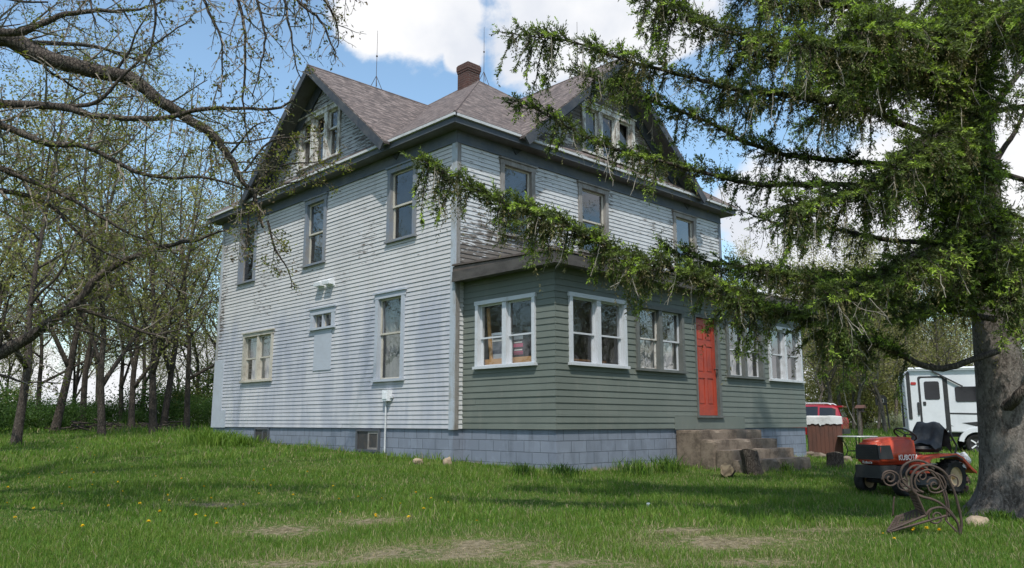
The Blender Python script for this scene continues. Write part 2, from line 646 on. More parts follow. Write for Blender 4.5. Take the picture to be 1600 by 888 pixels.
def blocks(name, c1, c2, mortar, w=.4, h=.2, stain=(.30, .24, .18), pos=True, off=(0, 0), tan=None):
    m, k, b = newmat(name, .85, .2)
    p = k.pos() if pos else k.obj()
    x, y, z = k.sep(p)
    v = k.comb(k.math('ADD', k.math('ADD', x, y), off[0]), k.math('ADD', z, off[1]), 0.0)
    br = k.new('ShaderNodeTexBrick')
    k.link(v, br.inputs['Vector'])
    br.inputs['Scale'].default_value = 1.0
    br.inputs['Brick Width'].default_value = w
    br.inputs['Row Height'].default_value = h
    br.inputs['Mortar Size'].default_value = min(w, h) * .045
    br.inputs['Mortar Smooth'].default_value = .4
    br.inputs['Color1'].default_value = c1 + (1,)
    br.inputs['Color2'].default_value = c2 + (1,)
    br.inputs['Mortar'].default_value = mortar + (1,)
    n = k.noise(p, 2.6, 6, .65)
    c = k.mix(k.math('MULTIPLY', k.step(n, .45, .75), .55), br.outputs['Color'], tuple(q * 1.35 for q in c1))
    n3 = k.noise(k.scale(p, (2.5, 2.5, .7)), 1.3, 5, .6)
    c = k.mix(k.math('MULTIPLY', k.step(n3, .5, .72), .5), c, tuple(q * .5 for q in c1))
    if tan is not None:
        zz = k.math('ADD', z, k.math('MULTIPLY', k.math('SUBTRACT', k.noise(p, 1.6, 5, .6), .5), .5))
        c = k.mix(k.step(zz, tan + .06, tan - .03), c, stain)
    k.link(c, b.inputs['Base Color'])
    h2 = k.math('SUBTRACT', k.math('MULTIPLY', k.noise(p, 30, 4, .6), .25), br.outputs['Fac'])
    bump(k, b, h2, .5, .012)
    return m


M['shingles'] = shingles()
M['ridge'] = worn('ridge_shingles', (.17, .135, .125), (.10, .08, .078), 6.0, .9, .15, world_space=True)
M['block_blue'] = blocks('blue_grey_block', (.195, .222, .275), (.17, .195, .245), (.10, .115, .142), .4, .2, tan=-.70, off=(0, 0.0))
M['brick'] = blocks('old_red_brick', (.10, .05, .04), (.065, .036, .031), (.20, .185, .17), .215, .075, stain=(.2, .15, .12))


def wood_end(name, a, b_, ring=60):
    m, k, b = newmat(name, .8, .2)
    v = k.obj()
    n = k.noise(v, 4, 4, .6)
    x, y, z = k.sep(v)
    rr = k.math('SQRT', k.math('ADD', k.math('POWER', x, 2.0), k.math('POWER', y, 2.0)))
    w = k.math('SINE', k.math('ADD', k.math('MULTIPLY', rr, ring * 3.0), k.math('MULTIPLY', n, 8.0)))
    k.link(k.mix(k.step(w, -1, 1), a, b_), b.inputs['Base Color'])
    return m


def barkmat(name, a, b_, scale=1.0, strength=.9, zs=.35, lichen=None):
    m, k, b = newmat(name, .92, .12)
    v = k.scale(k.obj(), (scale, scale, scale * zs))
    n = k.noise(v, 9, 7, .68, .6)
    vo = k.new('ShaderNodeTexVoronoi', feature='DISTANCE_TO_EDGE')
    k.link(k.vmath('ADD', k.scale(v, (1, 1, 1)), k.scale(k.comb(n, n, n), (.06, .06, .06))).outputs[0], vo.inputs['Vector'])
    vo.inputs['Scale'].default_value = 15
    crack = k.step(vo.outputs[0], 0.0, .16)
    f = k.math('MULTIPLY', k.step(n, .25, .7), crack)
    c = k.mix(f, b_, a)
    if lichen is not None:
        c = k.mix(k.math('MULTIPLY', k.step(k.noise(k.obj(), 2.2, 6, .7), .5, .68), .7), c, lichen)
    k.link(c, b.inputs['Base Color'])
    bump(k, b, k.math('ADD', k.math('MULTIPLY', crack, .7), n), strength, .03)
    return m


def scaly_bark():
    m, k, b = newmat('spruce_bark', .93, .1)
    o = k.obj()
    n = k.noise(k.scale(o, (1, 1, .45)), 11, 8, .7, .8)
    n2 = k.noise(k.scale(o, (1, 1, .7)), 38, 5, .65, .5)
    n3 = k.noise(o, 2.3, 5, .6)
    f = k.step(k.math('ADD', k.math('MULTIPLY', n, .6), k.math('MULTIPLY', n2, .4)), .36, .62)
    c = k.mix(f, (.055, .046, .040), (.21, .182, .16))
    c = k.mix(k.math('MULTIPLY', k.step(n3, .45, .7), .55), c, (.27, .25, .225))
    c = k.mix(k.math('MULTIPLY', k.step(n2, .52, .7), .5), c, (.25, .225, .20))
    k.link(c, b.inputs['Base Color'])
    bump(k, b, k.math('ADD', n, k.math('MULTIPLY', n2, .6)), 1.0, .05)
    return m


M['bark_spruce'] = scaly_bark()
M['bark_grey'] = barkmat('grey_bark', (.21, .185, .155), (.085, .072, .06), 2.2, .7)
M['bark_dark'] = barkmat('dark_bark', (.125, .105, .088), (.05, .041, .036), 2.0, .7)
M['bark_wood'] = barkmat('woodland_bark', (.165, .14, .115), (.075, .062, .052), 2.0, .6)
M['twig'] = worn('grey_brown_twigs', (.17, .145, .12), (.23, .20, .165), 3.0, .9, .1, bumps=0)
M['leaf'] = leafmat('spring_leaves')
M['needle'] = leafmat('spruce_needles', .6, .28)
M['grass'] = leafmat('grass_blades', .5, .35)
M['stone'] = worn('tan_stone', (.36, .28, .20), (.22, .18, .14), 5.0, .9, .15, bumps=.5)
M['concrete'] = worn('old_concrete', (.205, .165, .13), (.095, .075, .06), 3.5, .9, .15, bumps=.6, world_space=True)
# ------------------------------------------------------------------ lawn and terrain
_S = np.array([-40, 0, 6, 10, 13.9, 15.5, 19, 23, 30, 45, 70, 110, 2000.])
_Z = np.array([-1.2, -1.1, -1.02, -.90, -.72, -.62, -.46, -.32, -.20, -.06, .05, 0, 0.])


def ground(x, y):
    x, y = np.asarray(x, float), np.asarray(y, float)
    s = FH[0] * (x - CAM[0]) + FH[1] * (y - CAM[1])
    r = RT[0] * (x - CAM[0]) + RT[1] * (y - CAM[1])
    z = np.interp(s, _S, _Z)
    rr = np.clip(r, 0, 14)
    z = z - .055 * rr * np.interp(s, [0, 8, 12, 30, 60, 120], [0, 0, .7, 1.0, .35, 0])
    z = z + .025 * np.sin(x * 1.3 + .5 * y) * np.cos(y * 1.1 - x * .4) * np.interp(s, [0, 12, 16], [1, 1, .5])
    z = z + .012 * np.sin(3.1 * x + 1.2) * np.sin(2.7 * y)
    return z


def gp(u, v):
    """the point of the lawn seen at photograph position (u, v)"""
    d = FW + RT * (u - 800) / FPX - UP * (v - 444) / FPX
    lo, hi = 1.0, 1.0
    for i in range(400):
        hi = lo * 1.02
        p = CAM + d * hi
        if p[2] < ground(p[0], p[1]):
            break
        lo = hi
    for i in range(30):
        mid = (lo + hi) / 2
        p = CAM + d * mid
        if p[2] < ground(p[0], p[1]):
            hi = mid
        else:
            lo = mid
    p = CAM + d * lo
    return np.array([p[0], p[1], float(ground(p[0], p[1]))])


def onwall(F, u, v, out=0.0):
    """(along, height) on a wall plane at photograph position (u, v)"""
    d = FW + RT * (u - 800) / FPX - UP * (v - 444) / FPX
    o = F['o'] + F['n'] * out
    t = ((o - CAM) @ F['n']) / (d @ F['n'])
    p = CAM + t * d - F['o']
    return p @ F['a'], p[2]


# bare worn spots: centre on the lawn, size along x and y
BARE = [(gp(670, 865), 1.0, .42), (gp(760, 850), .5, .3), (gp(1140, 848), .75, .45), (gp(1060, 830), .4, .25), (gp(440, 828), .45, .35), (gp(575, 815), .4, .3),
        (gp(900, 880), .6, .25), (gp(480, 882), .6, .2), (gp(330, 790), .4, .25), (gp(1290, 830), .5, .2), (gp(1180, 880), .5, .2)]


def bareness(x, y):
    x, y = np.asarray(x, float), np.asarray(y, float)
    b = np.zeros_like(x)
    for c, a, w in BARE:
        dx, dy = x - c[0], y - c[1]
        r = dx * RT[0] + dy * RT[1]
        s = dx * FH[0] + dy * FH[1]
        b = np.maximum(b, np.exp(-((r / a) ** 2 + (s / w) ** 2)))
    w = .5 + .25 * np.sin(x * 5.3 + 2 * np.sin(y * 3.7)) + .25 * np.sin(y * 6.1 + 2 * np.sin(x * 4.9 + 1))
    w2 = .5 + .5 * np.sin(x * 13.7 + 3 * np.sin(y * 9.7)) * np.sin(y * 15.1 + 2 * np.sin(x * 11.9))
    w3 = .5 + .5 * np.sin(x * 31 + 2.5 * np.sin(y * 23)) * np.sin(y * 37 + 2 * np.sin(x * 29))
    return b * (.15 + .45 * w + .4 * w2 + .45 * w3)


def lawnmat():
    m, k, b = newmat('lawn_soil', .95, .05)
    p = k.pos()
    a = k.new('ShaderNodeAttribute', attribute_name='Col')
    n = k.noise(p, 1.1, 6, .6)
    n2 = k.noise(p, 14, 5, .65)
    g = k.mix(k.step(n, .3, .7), (.05, .10, .016), (.09, .13, .028))
    g = k.mix(k.math('MULTIPLY', k.step(n2, .45, .7), .6), g, (.13, .115, .055))
    vo = k.new('ShaderNodeTexVoronoi')
    k.link(p, vo.inputs['Vector'])
    vo.inputs['Scale'].default_value = 38
    peb = k.step(vo.outputs['Distance'], .30, .12)
    dirt = k.mix(k.step(n2, .3, .7), (.11, .086, .056), (.27, .225, .155))
    dirt = k.mix(k.math('MULTIPLY', peb, .6), dirt, (.30, .26, .2))
    rd = k.sep(a.outputs['Color'])[0]
    f = k.math('MULTIPLY', k.step(k.math('ADD', rd, k.math('MULTIPLY', k.math('SUBTRACT', n2, .5), 1.5)), .25, .75), .9)
    k.link(k.mix(f, g, dirt), b.inputs['Base Color'])
    bump(k, b, n2, .8, .05)
    return m


def build_lawn():
    mb = MB()
    # finer near the viewer, stretching to the horizon
    def axis(f, n):
        t = np.linspace(-1, 1, n)
        return np.sign(t) * (np.abs(t) * 30 + np.abs(t) ** 6 * 1400)
    s = axis(0, 301)
    X, Y = np.meshgrid(s + CAM[0] + 8, s + CAM[1] + 8, indexing='ij')
    Z = ground(X, Y)
    far = np.hypot(X - CAM[0], Y - CAM[1])
    n = X.shape[0]
    i = np.arange(n - 1)[:, None] * n
    j = np.arange(n - 1)[None]
    F = np.stack([i + j, i + n + j, i + n + j + 1, i + j + 1], -1).reshape(-1, 4)
    V = np.stack([X, Y, Z], -1).reshape(-1, 3)
    bb = bareness(V[:, 0], V[:, 1])
    mb.add(V, F, np.stack([bb, bb, bb], 1))
    o = mb.build('lawn', lawnmat(), smooth=True, colors=True)
    tag(o, 'green lawn with worn bare patches around the old house', 'lawn', kind='structure')


build_lawn()

# ------------------------------------------------------------------ the house
HL, HW = 10.69, 9.76          # depth of the left side, width of the front
PX0, PX1, PD = .222, 9.30, 2.4625
ZS, ZSOF, ZE, OH = 5.72, 5.95, 6.09, .30


def frame(o, a, n):
    return dict(o=np.array(o, float), a=np.array(a, float), n=np.array(n, float))


FL = frame((0, 0, 0), (0, 1, 0), (-1, 0, 0))
FF = frame((0, 0, 0), (1, 0, 0), (0, -1, 0))
FR = frame((HW, 0, 0), (0, 1, 0), (1, 0, 0))
FB = frame((0, HL, 0), (1, 0, 0), (0, 1, 0))
FPL = frame((PX0, 0, 0), (0, 1, 0), (-1, 0, 0))
FPF = frame((0, -PD, 0), (1, 0, 0), (0, -1, 0))
FPR = frame((PX1, 0, 0), (0, 1, 0), (1, 0, 0))
ZUP = np.array([0, 0, 1.0])


def fp(F, a, z, out):
    return F['o'] + F['a'] * a + ZUP * z + F['n'] * out


def fbox(mb, F, a0, a1, z0, z1, n0, n1, mi=0):
    c = [fp(F, a, z, o) for (a, z, o) in [(a0, z0, n1), (a1, z0, n1), (a1, z0, n0), (a0, z0, n0), (a0, z1, n1), (a1, z1, n1), (a1, z1, n0), (a0, z1, n0)]]
    f = [(0, 3, 2, 1), (4, 5, 6, 7), (0, 1, 5, 4), (1, 2, 6, 5), (2, 3, 7, 6), (3, 0, 4, 7)]
    # keep the faces pointing outwards whichever way the wall runs
    if np.dot(np.cross(F['a'], F['n']), ZUP) > 0:
        f = [q[::-1] for q in f]
    return mb.add(np.array(c), f, mi=mi)


def siding(mb, F, a0, a1, z0, z1, h, t, holes=(), clip=None, seed=1, out=0.0):
    rng = np.random.default_rng(seed)
    n = int(math.ceil((z1 - z0) / h - 1e-6))
    flip = np.dot(np.cross(F['a'], F['n']), ZUP) > 0
    for i in range(n):
        b0, b1 = z0 + i * h, min(z0 + (i + 1) * h, z1)
        cuts = sorted({b0, b1, *[q for hh in holes for q in (hh[2], hh[3]) if b0 + 1e-4 < q < b1 - 1e-4]})
        # boards meet end to end somewhere along the course, each lying a touch differently
        L = a1 - a0
        js = [a0] + sorted(a0 + rng.uniform(.15, .85, max(1, int(L / 4))) * L) + [a1]
        wob = rng.normal(0, .0016, len(js) - 1)
        for c0, c1 in zip(cuts[:-1], cuts[1:]):
            zm = (c0 + c1) / 2
            ca0, ca1 = (a0, a1) if clip is None else clip(zm)
            if ca1 <= ca0:
                continue
            blocked = sorted((hh[0], hh[1]) for hh in holes if hh[2] < zm < hh[3])
            for (j0, j1, w) in zip(js[:-1], js[1:], wob):
                spans = [(max(j0, ca0), min(j1, ca1))]
                for (h0, h1) in blocked:
                    ns = []
                    for (p, q) in spans:
                        if h0 > p:
                            ns.append((p, min(q, h0)))
                        if h1 < q:
                            ns.append((max(p, h1), q))
                    spans = ns
                for (p, q) in spans:
                    if q - p < .004:
                        continue
                    o0 = out + t * (1 - (c0 - b0) / h) + w
                    o1 = out + t * (1 - (c1 - b0) / h) + w * .4
                    v = [fp(F, p, c0, o0), fp(F, q, c0, o0), fp(F, q, c1, o1), fp(F, p, c1, o1)]
                    f = [(0, 1, 2, 3)]
                    if c0 == b0:
                        v += [fp(F, p, c0, out - .004), fp(F, q, c0, out - .004)]
                        f.append((0, 4, 5, 1))
                    if flip:
                        f = [g[::-1] for g in f]
                    mb.add(np.array(v[:4]), f[:1])
                    if len(f) > 1:
                        g = (0, 2, 3, 1) if not flip else (1, 3, 2, 0)
                        mb.add(np.array([v[0], v[1], v[4], v[5]]), [g], mi=1)


house = empty('farmhouse', (0, 0, -.6), 'old two storey farmhouse with flaking pale blue siding, gables and green enclosed porch', 'house')


def hb(mb, name, mat, parent=None, **kw):
    return mb.build(name, mat, parent or house, **kw)


HOLES = {'L': [], 'F': [], 'GL': [], 'GF': [], 'PL': [], 'PF': []}


def rect(F, tl, br, tr=None, bl=None):
    pts = [onwall(F, *q) for q in (tl, br, tr, bl) if q is not None]
    return pts


def window(name, F, hk, a0, a1, z0, z1, units=1, cw=.11, casing='trim_blue', sash='sash_cream', glass='glass', curtain=None, cz=(0, 1), cap=True, out=.045,
           rail=.5, mull=.09, sw=.045, label=None, storm=None, recess=.035):
    """double-hung window unit(s) inside a casing; a0..a1, z0..z1 is the outside of the casing"""
    o0, o1, q0, q1 = a0 + cw, a1 - cw, z0 + .05, z1 - cw
    HOLES[hk].append((o0, o1, q0, q1))
    mb = MB()
    fbox(mb, F, a0, o0, z0 + .05, z1 - cw, -.02, out)
    fbox(mb, F, o1, a1, z0 + .05, z1 - cw, -.02, out)
    fbox(mb, F, a0 - .02, a1 + .02, z1 - cw, z1, -.02, out + .004)
    if cap:
        fbox(mb, F, a0 - .05, a1 + .05, z1, z1 + .035, -.02, out + .035)
    # reveal behind the casing
    for (b0, b1, c0, c1) in ((o0 - .02, o0 + .002, q0, q1), (o1 - .002, o1 + .02, q0, q1), (o0, o1, q1 - .002, q1 + .02)):
        fbox(mb, F, b0, b1, c0, c1, -.13, -.021)
    mullw = mull
    uw = (o1 - o0 - mullw * (units - 1)) / units
    for i in range(1, units):
        m0 = o0 + i * uw + (i - 1) * mullw
        fbox(mb, F, m0, m0 + mullw, q0, q1, -.10, out - .012)
    w = hb(mb, 'window', M[casing])
    if label:
        w['label'] = label
    sb = MB()
    fbox(sb, F, a0 - .03, a1 + .03, z0, z0 + .05, -.13, out + .035)
    hb(sb, 'sill', M[casing], w)
    for i in range(units):
        u0 = o0 + i * (uw + mullw)
        u1 = u0 + uw
        s = MB()
        zm = q0 + (q1 - q0) * (rail or .5)
        sm = sash if not (storm and i in storm) else storm[i]
        r = recess
        halves = ((zm - .018, q1, r), (q0, zm + .018, r + .032)) if rail else ((q0, q1, r),)
        for (z_0, z_1, rc) in halves:
            fbox(s, F, u0, u0 + sw, z_0, z_1, -rc - .03, -rc)
            fbox(s, F, u1 - sw, u1, z_0, z_1, -rc - .03, -rc)
            fbox(s, F, u0 + sw, u1 - sw, z_1 - sw * .9, z_1, -rc - .03, -rc)
            fbox(s, F, u0 + sw, u1 - sw, z_0, z_0 + sw * .9, -rc - .03, -rc)
        hb(s, 'sash', M[sm], w)
        g = MB()
        for (z_0, z_1, rc) in halves:
            v = [fp(F, a, z, -rc - .016) for (a, z) in ((u0 + sw * .9, z_0 + sw * .8), (u1 - sw * .9, z_0 + sw * .8), (u1 - sw * .9, z_1 - sw * .8), (u0 + sw * .9, z_1 - sw * .8))]
            g.add(np.array(v), [(0, 1, 2, 3)])
        hb(g, 'pane', M[glass], w)
    if curtain:
        c = MB()
        n = 60
        aa = np.linspace(o0 - .05, o1 + .05, n)
        wv = -.24 + .028 * np.sin(aa * 42) + .018 * np.sin(aa * 19 + 1)
        lo, hi = q0 + (q1 - q0) * cz[0], q0 + (q1 - q0) * cz[1]
        v = [fp(F, a, lo, o) for a, o in zip(aa, wv)] + [fp(F, a, hi, o) for a, o in zip(aa, wv)]
        c.add(np.array(v), [(i, i + 1, n + i + 1, n + i) for i in range(n - 1)])
        hb(c, 'curtain', M[curtain], w, smooth=True)
    return w


# --- left side
window('w', FL, 'L', 1.28, 2.32, 3.96, 5.64, 1, casing='trim_blue', curtain=None)
window('w', FL, 'L', 4.88, 5.90, 3.92, 5.63, 1, casing='trim_blue', curtain='inside', cz=(.3, 1))
window('w', FL, 'L', 8.52, 9.54, 3.93, 5.63, 1, casing='trim_blue', sash='trim_grey')
window('w', FL, 'L', 7.28, 8.96, 1.17, 2.49, 2, cw=.09, casing='sash_cream', curtain='curtain_white', cz=(0, 1), rail=.5)
window('w', FL, 'L', 4.33, 5.41, 2.30, 2.80, 2, cw=.13, casing='panel', sash='sash_cream', rail=None, mull=.035, cap=True, sw=.022)
window('w', FL, 'L', 1.60, 2.66, .97, 2.87, 1, casing='panel', curtain='curtain', sash='sash_cream', rail=.56)
# --- front, upper floor
window('w', FF, 'F', 1.19, 2.22, 3.98, 5.63, 1, casing='trim_grey', sash='sash_cream', rail=None, glass='glass_up')
window('w', FF, 'F', 3.67, 4.74, 3.98, 5.63, 1, casing='trim_grey', sash='sash_cream', glass='glass_up')
window('w', FF, 'F', 7.45, 8.50, 3.98, 5.63, 1, casing='trim_grey', sash='sash_cream', glass='glass_sky')
# --- gables
window('w', FL, 'GL', 4.40, 6.42, 6.52, 7.92, 3, cw=.12, casing='sash_peel', sash='sash_peel', mull=.16, rail=.62)
window('w', FF, 'GF', 3.83, 5.86, 6.42, 7.70, 3, cw=.12, casing='sash_peel', sash='sash_peel', mull=.16, rail=None, curtain='inside')
# --- porch
window('w', FPL, 'PL', -2.0, -.40, 1.11, 2.41, 2, cw=.075, casing='trim_white', sash='trim_white', cap=False, sw=.035, mull=.11, rail=.46, out=.05)
window('w', FPF, 'PF', .56, 2.17, 1.11, 2.41, 2, cw=.075, casing='trim_white', sash='trim_white', cap=False, sw=.035, mull=.11, rail=.46, out=.05)
window('w', FPF, 'PF', 2.48, 4.08, 1.10, 2.41, 2, cw=.08, casing='trim_green', sash='trim_white', cap=False, sw=.035, mull=.10, rail=.5, glass='glass_sky',
       curtain='curtain_white', cz=(0, .5), storm={0: 'sash_peel'}, out=.05, label='porch window in a dark trim with one white storm sash')
window('w', FPF, 'PF', 5.71, 7.30, 1.09, 2.40, 2, cw=.09, casing='trim_green', sash='conduit', cap=False, sw=.03, mull=.09, rail=.5, glass='glass_sky', curtain='curtain_white', cz=(0, .42), out=.05)
window('w', FPF, 'PF', 7.57, 9.18, 1.08, 2.40, 2, cw=.075, casing='conduit', sash='conduit', cap=False, sw=.03, mull=.09, rail=.5, glass='glass_sky', out=.05)

# --- walls
mb = MB()
siding(mb, FL, .115, HL - .10, 0.0, ZS, .0905, .0145, HOLES['L'], seed=2)
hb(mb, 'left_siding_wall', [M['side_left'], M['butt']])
mb = MB()
siding(mb, FF, .10, HW - .10, 0.0, ZS, .0905, .0135, HOLES['F'] + [(4.4, 5.4, .1, 2.3)], seed=3)
hb(mb, 'front_siding_wall', [M['side_front'], M['butt']])
mb = MB()
siding(mb, FR, 0, HL, 0, ZS, .0905, .0115, seed=4)
siding(mb, FB, 0, HW, 0, ZS, .0905, .0115, seed=5)
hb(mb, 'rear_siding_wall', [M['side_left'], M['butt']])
# boards that close the corners
mb = MB()
fbox(mb, FL, -.028, .115, -.02, ZS, -.02, .028)
hb(mb, 'corner_board', M['trim_pale'])
mb = MB()
fbox(mb, FF, .003, .10, 2.2, ZS, -.02, .030)
fbox(mb, FF, .003, .10, -.02, 2.2, -.02, .0302)
hb(mb, 'corner_board', M['trim_grey'])
mb = MB()
fbox(mb, FL, HL - .10, HL + .01, 0, ZS, -.02, .028)
hb(mb, 'corner_board', M['trim_pale'])
mb = MB()
fbox(mb, FF, HW - .10, HW + .01, 0, ZS, -.02, .028)
hb(mb, 'corner_board', M['trim_blue'])
# smooth sheet nailed over the far low corner
mb = MB()
fbox(mb, FL, HL - .58, HL + .012, -.02, 1.86, .003, .033)
fbox(mb, FL, HL - .86, HL - .582, -.02, .46, .003, .031)
hb(mb, 'patch_panel', M['panel'])
# infilled opening under the little window
mb = MB()
fbox(mb, FL, 4.45, 5.22, 1.38, 2.295, .003, .024)
fbox(mb, FL, 4.43, 5.24, 1.33, 1.378, .003, .027)
hb(mb, 'patch_panel', M['panel'])
# frieze, soffit and fascia all round
mb = MB()
fbox(mb, FL, -.02, HL + .02, ZS, ZSOF, -.02, .030)
fbox(mb, FL, -.03, HL + .02, ZS - .03, ZS + .002, -.02, .042)
fbox(mb, FF, .002, HW + .02, ZS, ZSOF, -.02, .0295)
fbox(mb, FF, .002, HW + .02, ZS - .03, ZS + .002, -.02, .0415)
fbox(mb, FR, 0, HL, ZS, ZSOF, -.02, .03)
fbox(mb, FB, 0, HW, ZS, ZSOF, -.02, .03)
hb(mb, 'frieze_board', M['frieze'])
mb = MB()
mb.box((-OH - .03, -OH - .03, ZSOF), (HW + OH + .03, -.0, ZSOF + .03))
mb.box((-OH - .03, HL, ZSOF), (HW + OH + .03, HL + OH + .03, ZSOF + .03))
mb.box((-OH - .03, 0, ZSOF + .001), (0, HL, ZSOF + .031))
mb.box((HW, 0, ZSOF + .001), (HW + OH + .03, HL, ZSOF + .031))
hb(mb, 'soffit', M['soffit'])
e = OH + .03
mb = MB()
for (p, q) in (((-e, -e), (HW + e, -e)), ((-e, HL + e), (HW + e, HL + e)), ((-e, -e), (-e, HL + e)), ((HW + e, -e), (HW + e, HL + e))):
    mb.bar((p[0], p[1], ZSOF + .06), (q[0], q[1], ZSOF + .06), .03, .13)
hb(mb, 'fascia', M['trim_dark'])
mb = MB()
e2 = e + .035
for (p, q) in (((-e2, -e2), (HW + e2, -e2)), ((-e2, HL + e2), (HW + e2, HL + e2)), ((-e2, -e2 - .03), (-e2, HL + e2)), ((HW + e2, -e2), (HW + e2, HL + e2))):
    mb.bar((p[0], p[1], ZE + .005), (q[0], q[1], ZE + .005), .06, .055)
hb(mb, 'drip_edge', M['gutter'])

# --- main hip roof
SL = .748
e3 = e2 + .03
zr0 = ZE + .04
half = HW / 2 + e3
zr = zr0 + SL * half
rA, rB = (HW / 2, -e3 + half, zr), (HW / 2, HL + e3 - half, zr)
c = [(-e3, -e3, zr0), (HW + e3, -e3, zr0), (HW + e3, HL + e3, zr0), (-e3, HL + e3, zr0)]
mb = MB()
mb.add(np.array([c[0], c[1], rA]), [(0, 1, 2)])
mb.add(np.array([c[1], c[2], rB, rA]), [(0, 1, 2, 3)])
mb.add(np.array([c[2], c[3], rB]), [(0, 1, 2)])
mb.add(np.array([c[3], c[0], rA, rB]), [(0, 1, 2, 3)])
roof = hb(mb, 'roof', M['shingles'])
mb = MB()
for a_, b_ in ((c[0], rA), (c[1], rA), (c[2], rB), (c[3], rB), (rA, rB)):
    a_, b_ = np.array(a_), np.array(b_)
    d_ = b_ - a_
    mb.tube([a_ + d_ * .004 + (0, 0, -.008), b_ + (0, 0, -.008)], .030, 8)
hb(mb, 'ridge_cap', M['ridge'], roof)


def zhip_left(x):
    return zr0 + SL * (x + e3)


# --- gables: G(along, height, out) on the left and front walls
def gable(F, mid, half_w, apex, tag_, wallmat, hk, seed):
    base = ZE + .02
    s = (apex - base) / half_w
    fo = .52                                        # how far the roof hangs out
    depth = (apex - zr0) / SL - e3 + .15
    mb = MB()
    th = .05
    for sg in (-1, 1):
        bt = mid + sg * (half_w + .05)
        zb = base - .05 * s
        top = [fp(F, mid, apex, fo), fp(F, mid, apex, -depth), fp(F, bt, zb, e3 - .02), fp(F, bt, zb, fo)]
        if sg > 0:
            top = top[::-1]
        mb.prism(np.array(top), (0, 0, -th))
    rf = hb(mb, 'gable_roof', M['shingles'], recalc=True)
    mb = MB()
    mb.tube([fp(F, mid, apex - .012, fo - .01), fp(F, mid, apex - .012, -depth)], .034, 8)
    hb(mb, 'ridge_cap', M['ridge'], rf)
    mb = MB()
    for sg in (-1, 1):
        d = unit(F['a'] * sg * half_w - ZUP * (apex - base))
        nrm = unit(np.cross(d, F['n']))
        if nrm[2] > 0:
            nrm = -nrm
        p0 = fp(F, mid, apex - .055, 0)
        p1 = fp(F, mid + sg * (half_w + .02), base - .055, 0)
        q = [p0, p1, p1 + nrm * .20, p0 + ZUP * (nrm[2] * .20 + nrm @ (F['a']) * 0 - .03)]
        q = np.array(q) + F['n'] * (fo - .045 + .002 * sg)
        mb.prism(q, F['n'] * .05)
        # inner frieze against the wall
        q = np.array([p0 - ZUP * .02, p1 - ZUP * .02, p1 + nrm * .30 - ZUP * .02, p0 - ZUP * .42]) + F['n'] * (.022 + .002 * sg)
        mb.prism(q, F['n'] * .03)
    hb(mb, 'rake_board', M['rake'], rf, recalc=True)
    mb = MB()
    for sg in (-1, 1):
        p0, p1 = fp(F, mid, apex - .06, 0), fp(F, mid + sg * half_w, base - .06, 0)
        q = np.array([p0, p1, p1 + F['n'] * (fo - .05), p0 + F['n'] * (fo - .05)])
        mb.prism(q, (0, 0, -.012))
    hb(mb, 'soffit', M['soffit'], rf, recalc=True)
    mb = MB()

    def clip(z):
        w = half_w * (apex - .1 - z) / (apex - base)
        return (mid - w, mid + w)
    siding(mb, F, mid - half_w, mid + half_w, base, apex - .1, .0905, .0115, HOLES[hk], clip, seed)
    hb(mb, 'gable_wall', [wallmat, M['butt']])
    # little pent roof along the foot of the gable
    mb = MB()
    w = half_w - .1
    q = np.array([fp(F, mid - w, zr0 - .002, e3), fp(F, mid + w, zr0 - .002, e3), fp(F, mid + w - .2, zr0 + .20, .0), fp(F, mid - w + .2, zr0 + .20, .0)])
    mb.prism(q, (0, 0, .022))
    hb(mb, 'pent_roof', M['shingles'] if tag_ == 'l' else M['gable_front'], recalc=True)


gable(FL, 5.27, 3.42, 8.97, 'l', M['gable_left'], 'GL', 11)
gable(FF, 4.88, 3.42, 8.97, 'f', M['gable_front'], 'GF', 12)

# --- chimney
mb = MB()
cx, cy = 4.92, 5.38
for (w, z0, z1) in ((.47, 9.0, 10.46), (.50, 10.46, 10.53), (.53, 10.53, 10.69), (.49, 10.69, 10.73)):
    mb.box((cx - w / 2, cy - w / 2, z0), (cx + w / 2, cy + w / 2, z1))
mb.box((cx - .12, cy - .12, 10.73), (cx + .12, cy + .12, 10.78))
hb(mb, 'chimney', M['brick'], roof)


# --- lightning rods
def rod(base, h, ball=.55):
    mb = MB()
    base = np.array(base)
    mb.tube([base, base + (0, 0, h)], [.008, .005], 6)
    for a in (0, 2.1, 4.2):
        mb.tube([base + (.22 * math.cos(a), .22 * math.sin(a), -.05), base + (0, 0, .34)], .008, 5)
    mb.lathe([(0, -.03), (.02, -.02), (.028, 0), (.02, .02), (0, .03)], Matrix.Translation(Vector(base + (0, 0, h * ball))), 10)
    hb(mb, 'lightning_rod', M['rust'], roof)


rod((1.55, 5.27, 8.98), 1.65)
rod((HW / 2, 5.0 - .35, zr - .12), 1.75)
rod((4.88, 1.0, 8.98), 1.5)

# --- foundation
mb = MB()
mb.box((.025, .025, -1.6), (HW - .025, HL - .025, -.004))
hb(mb, 'foundation', M['block_blue'])
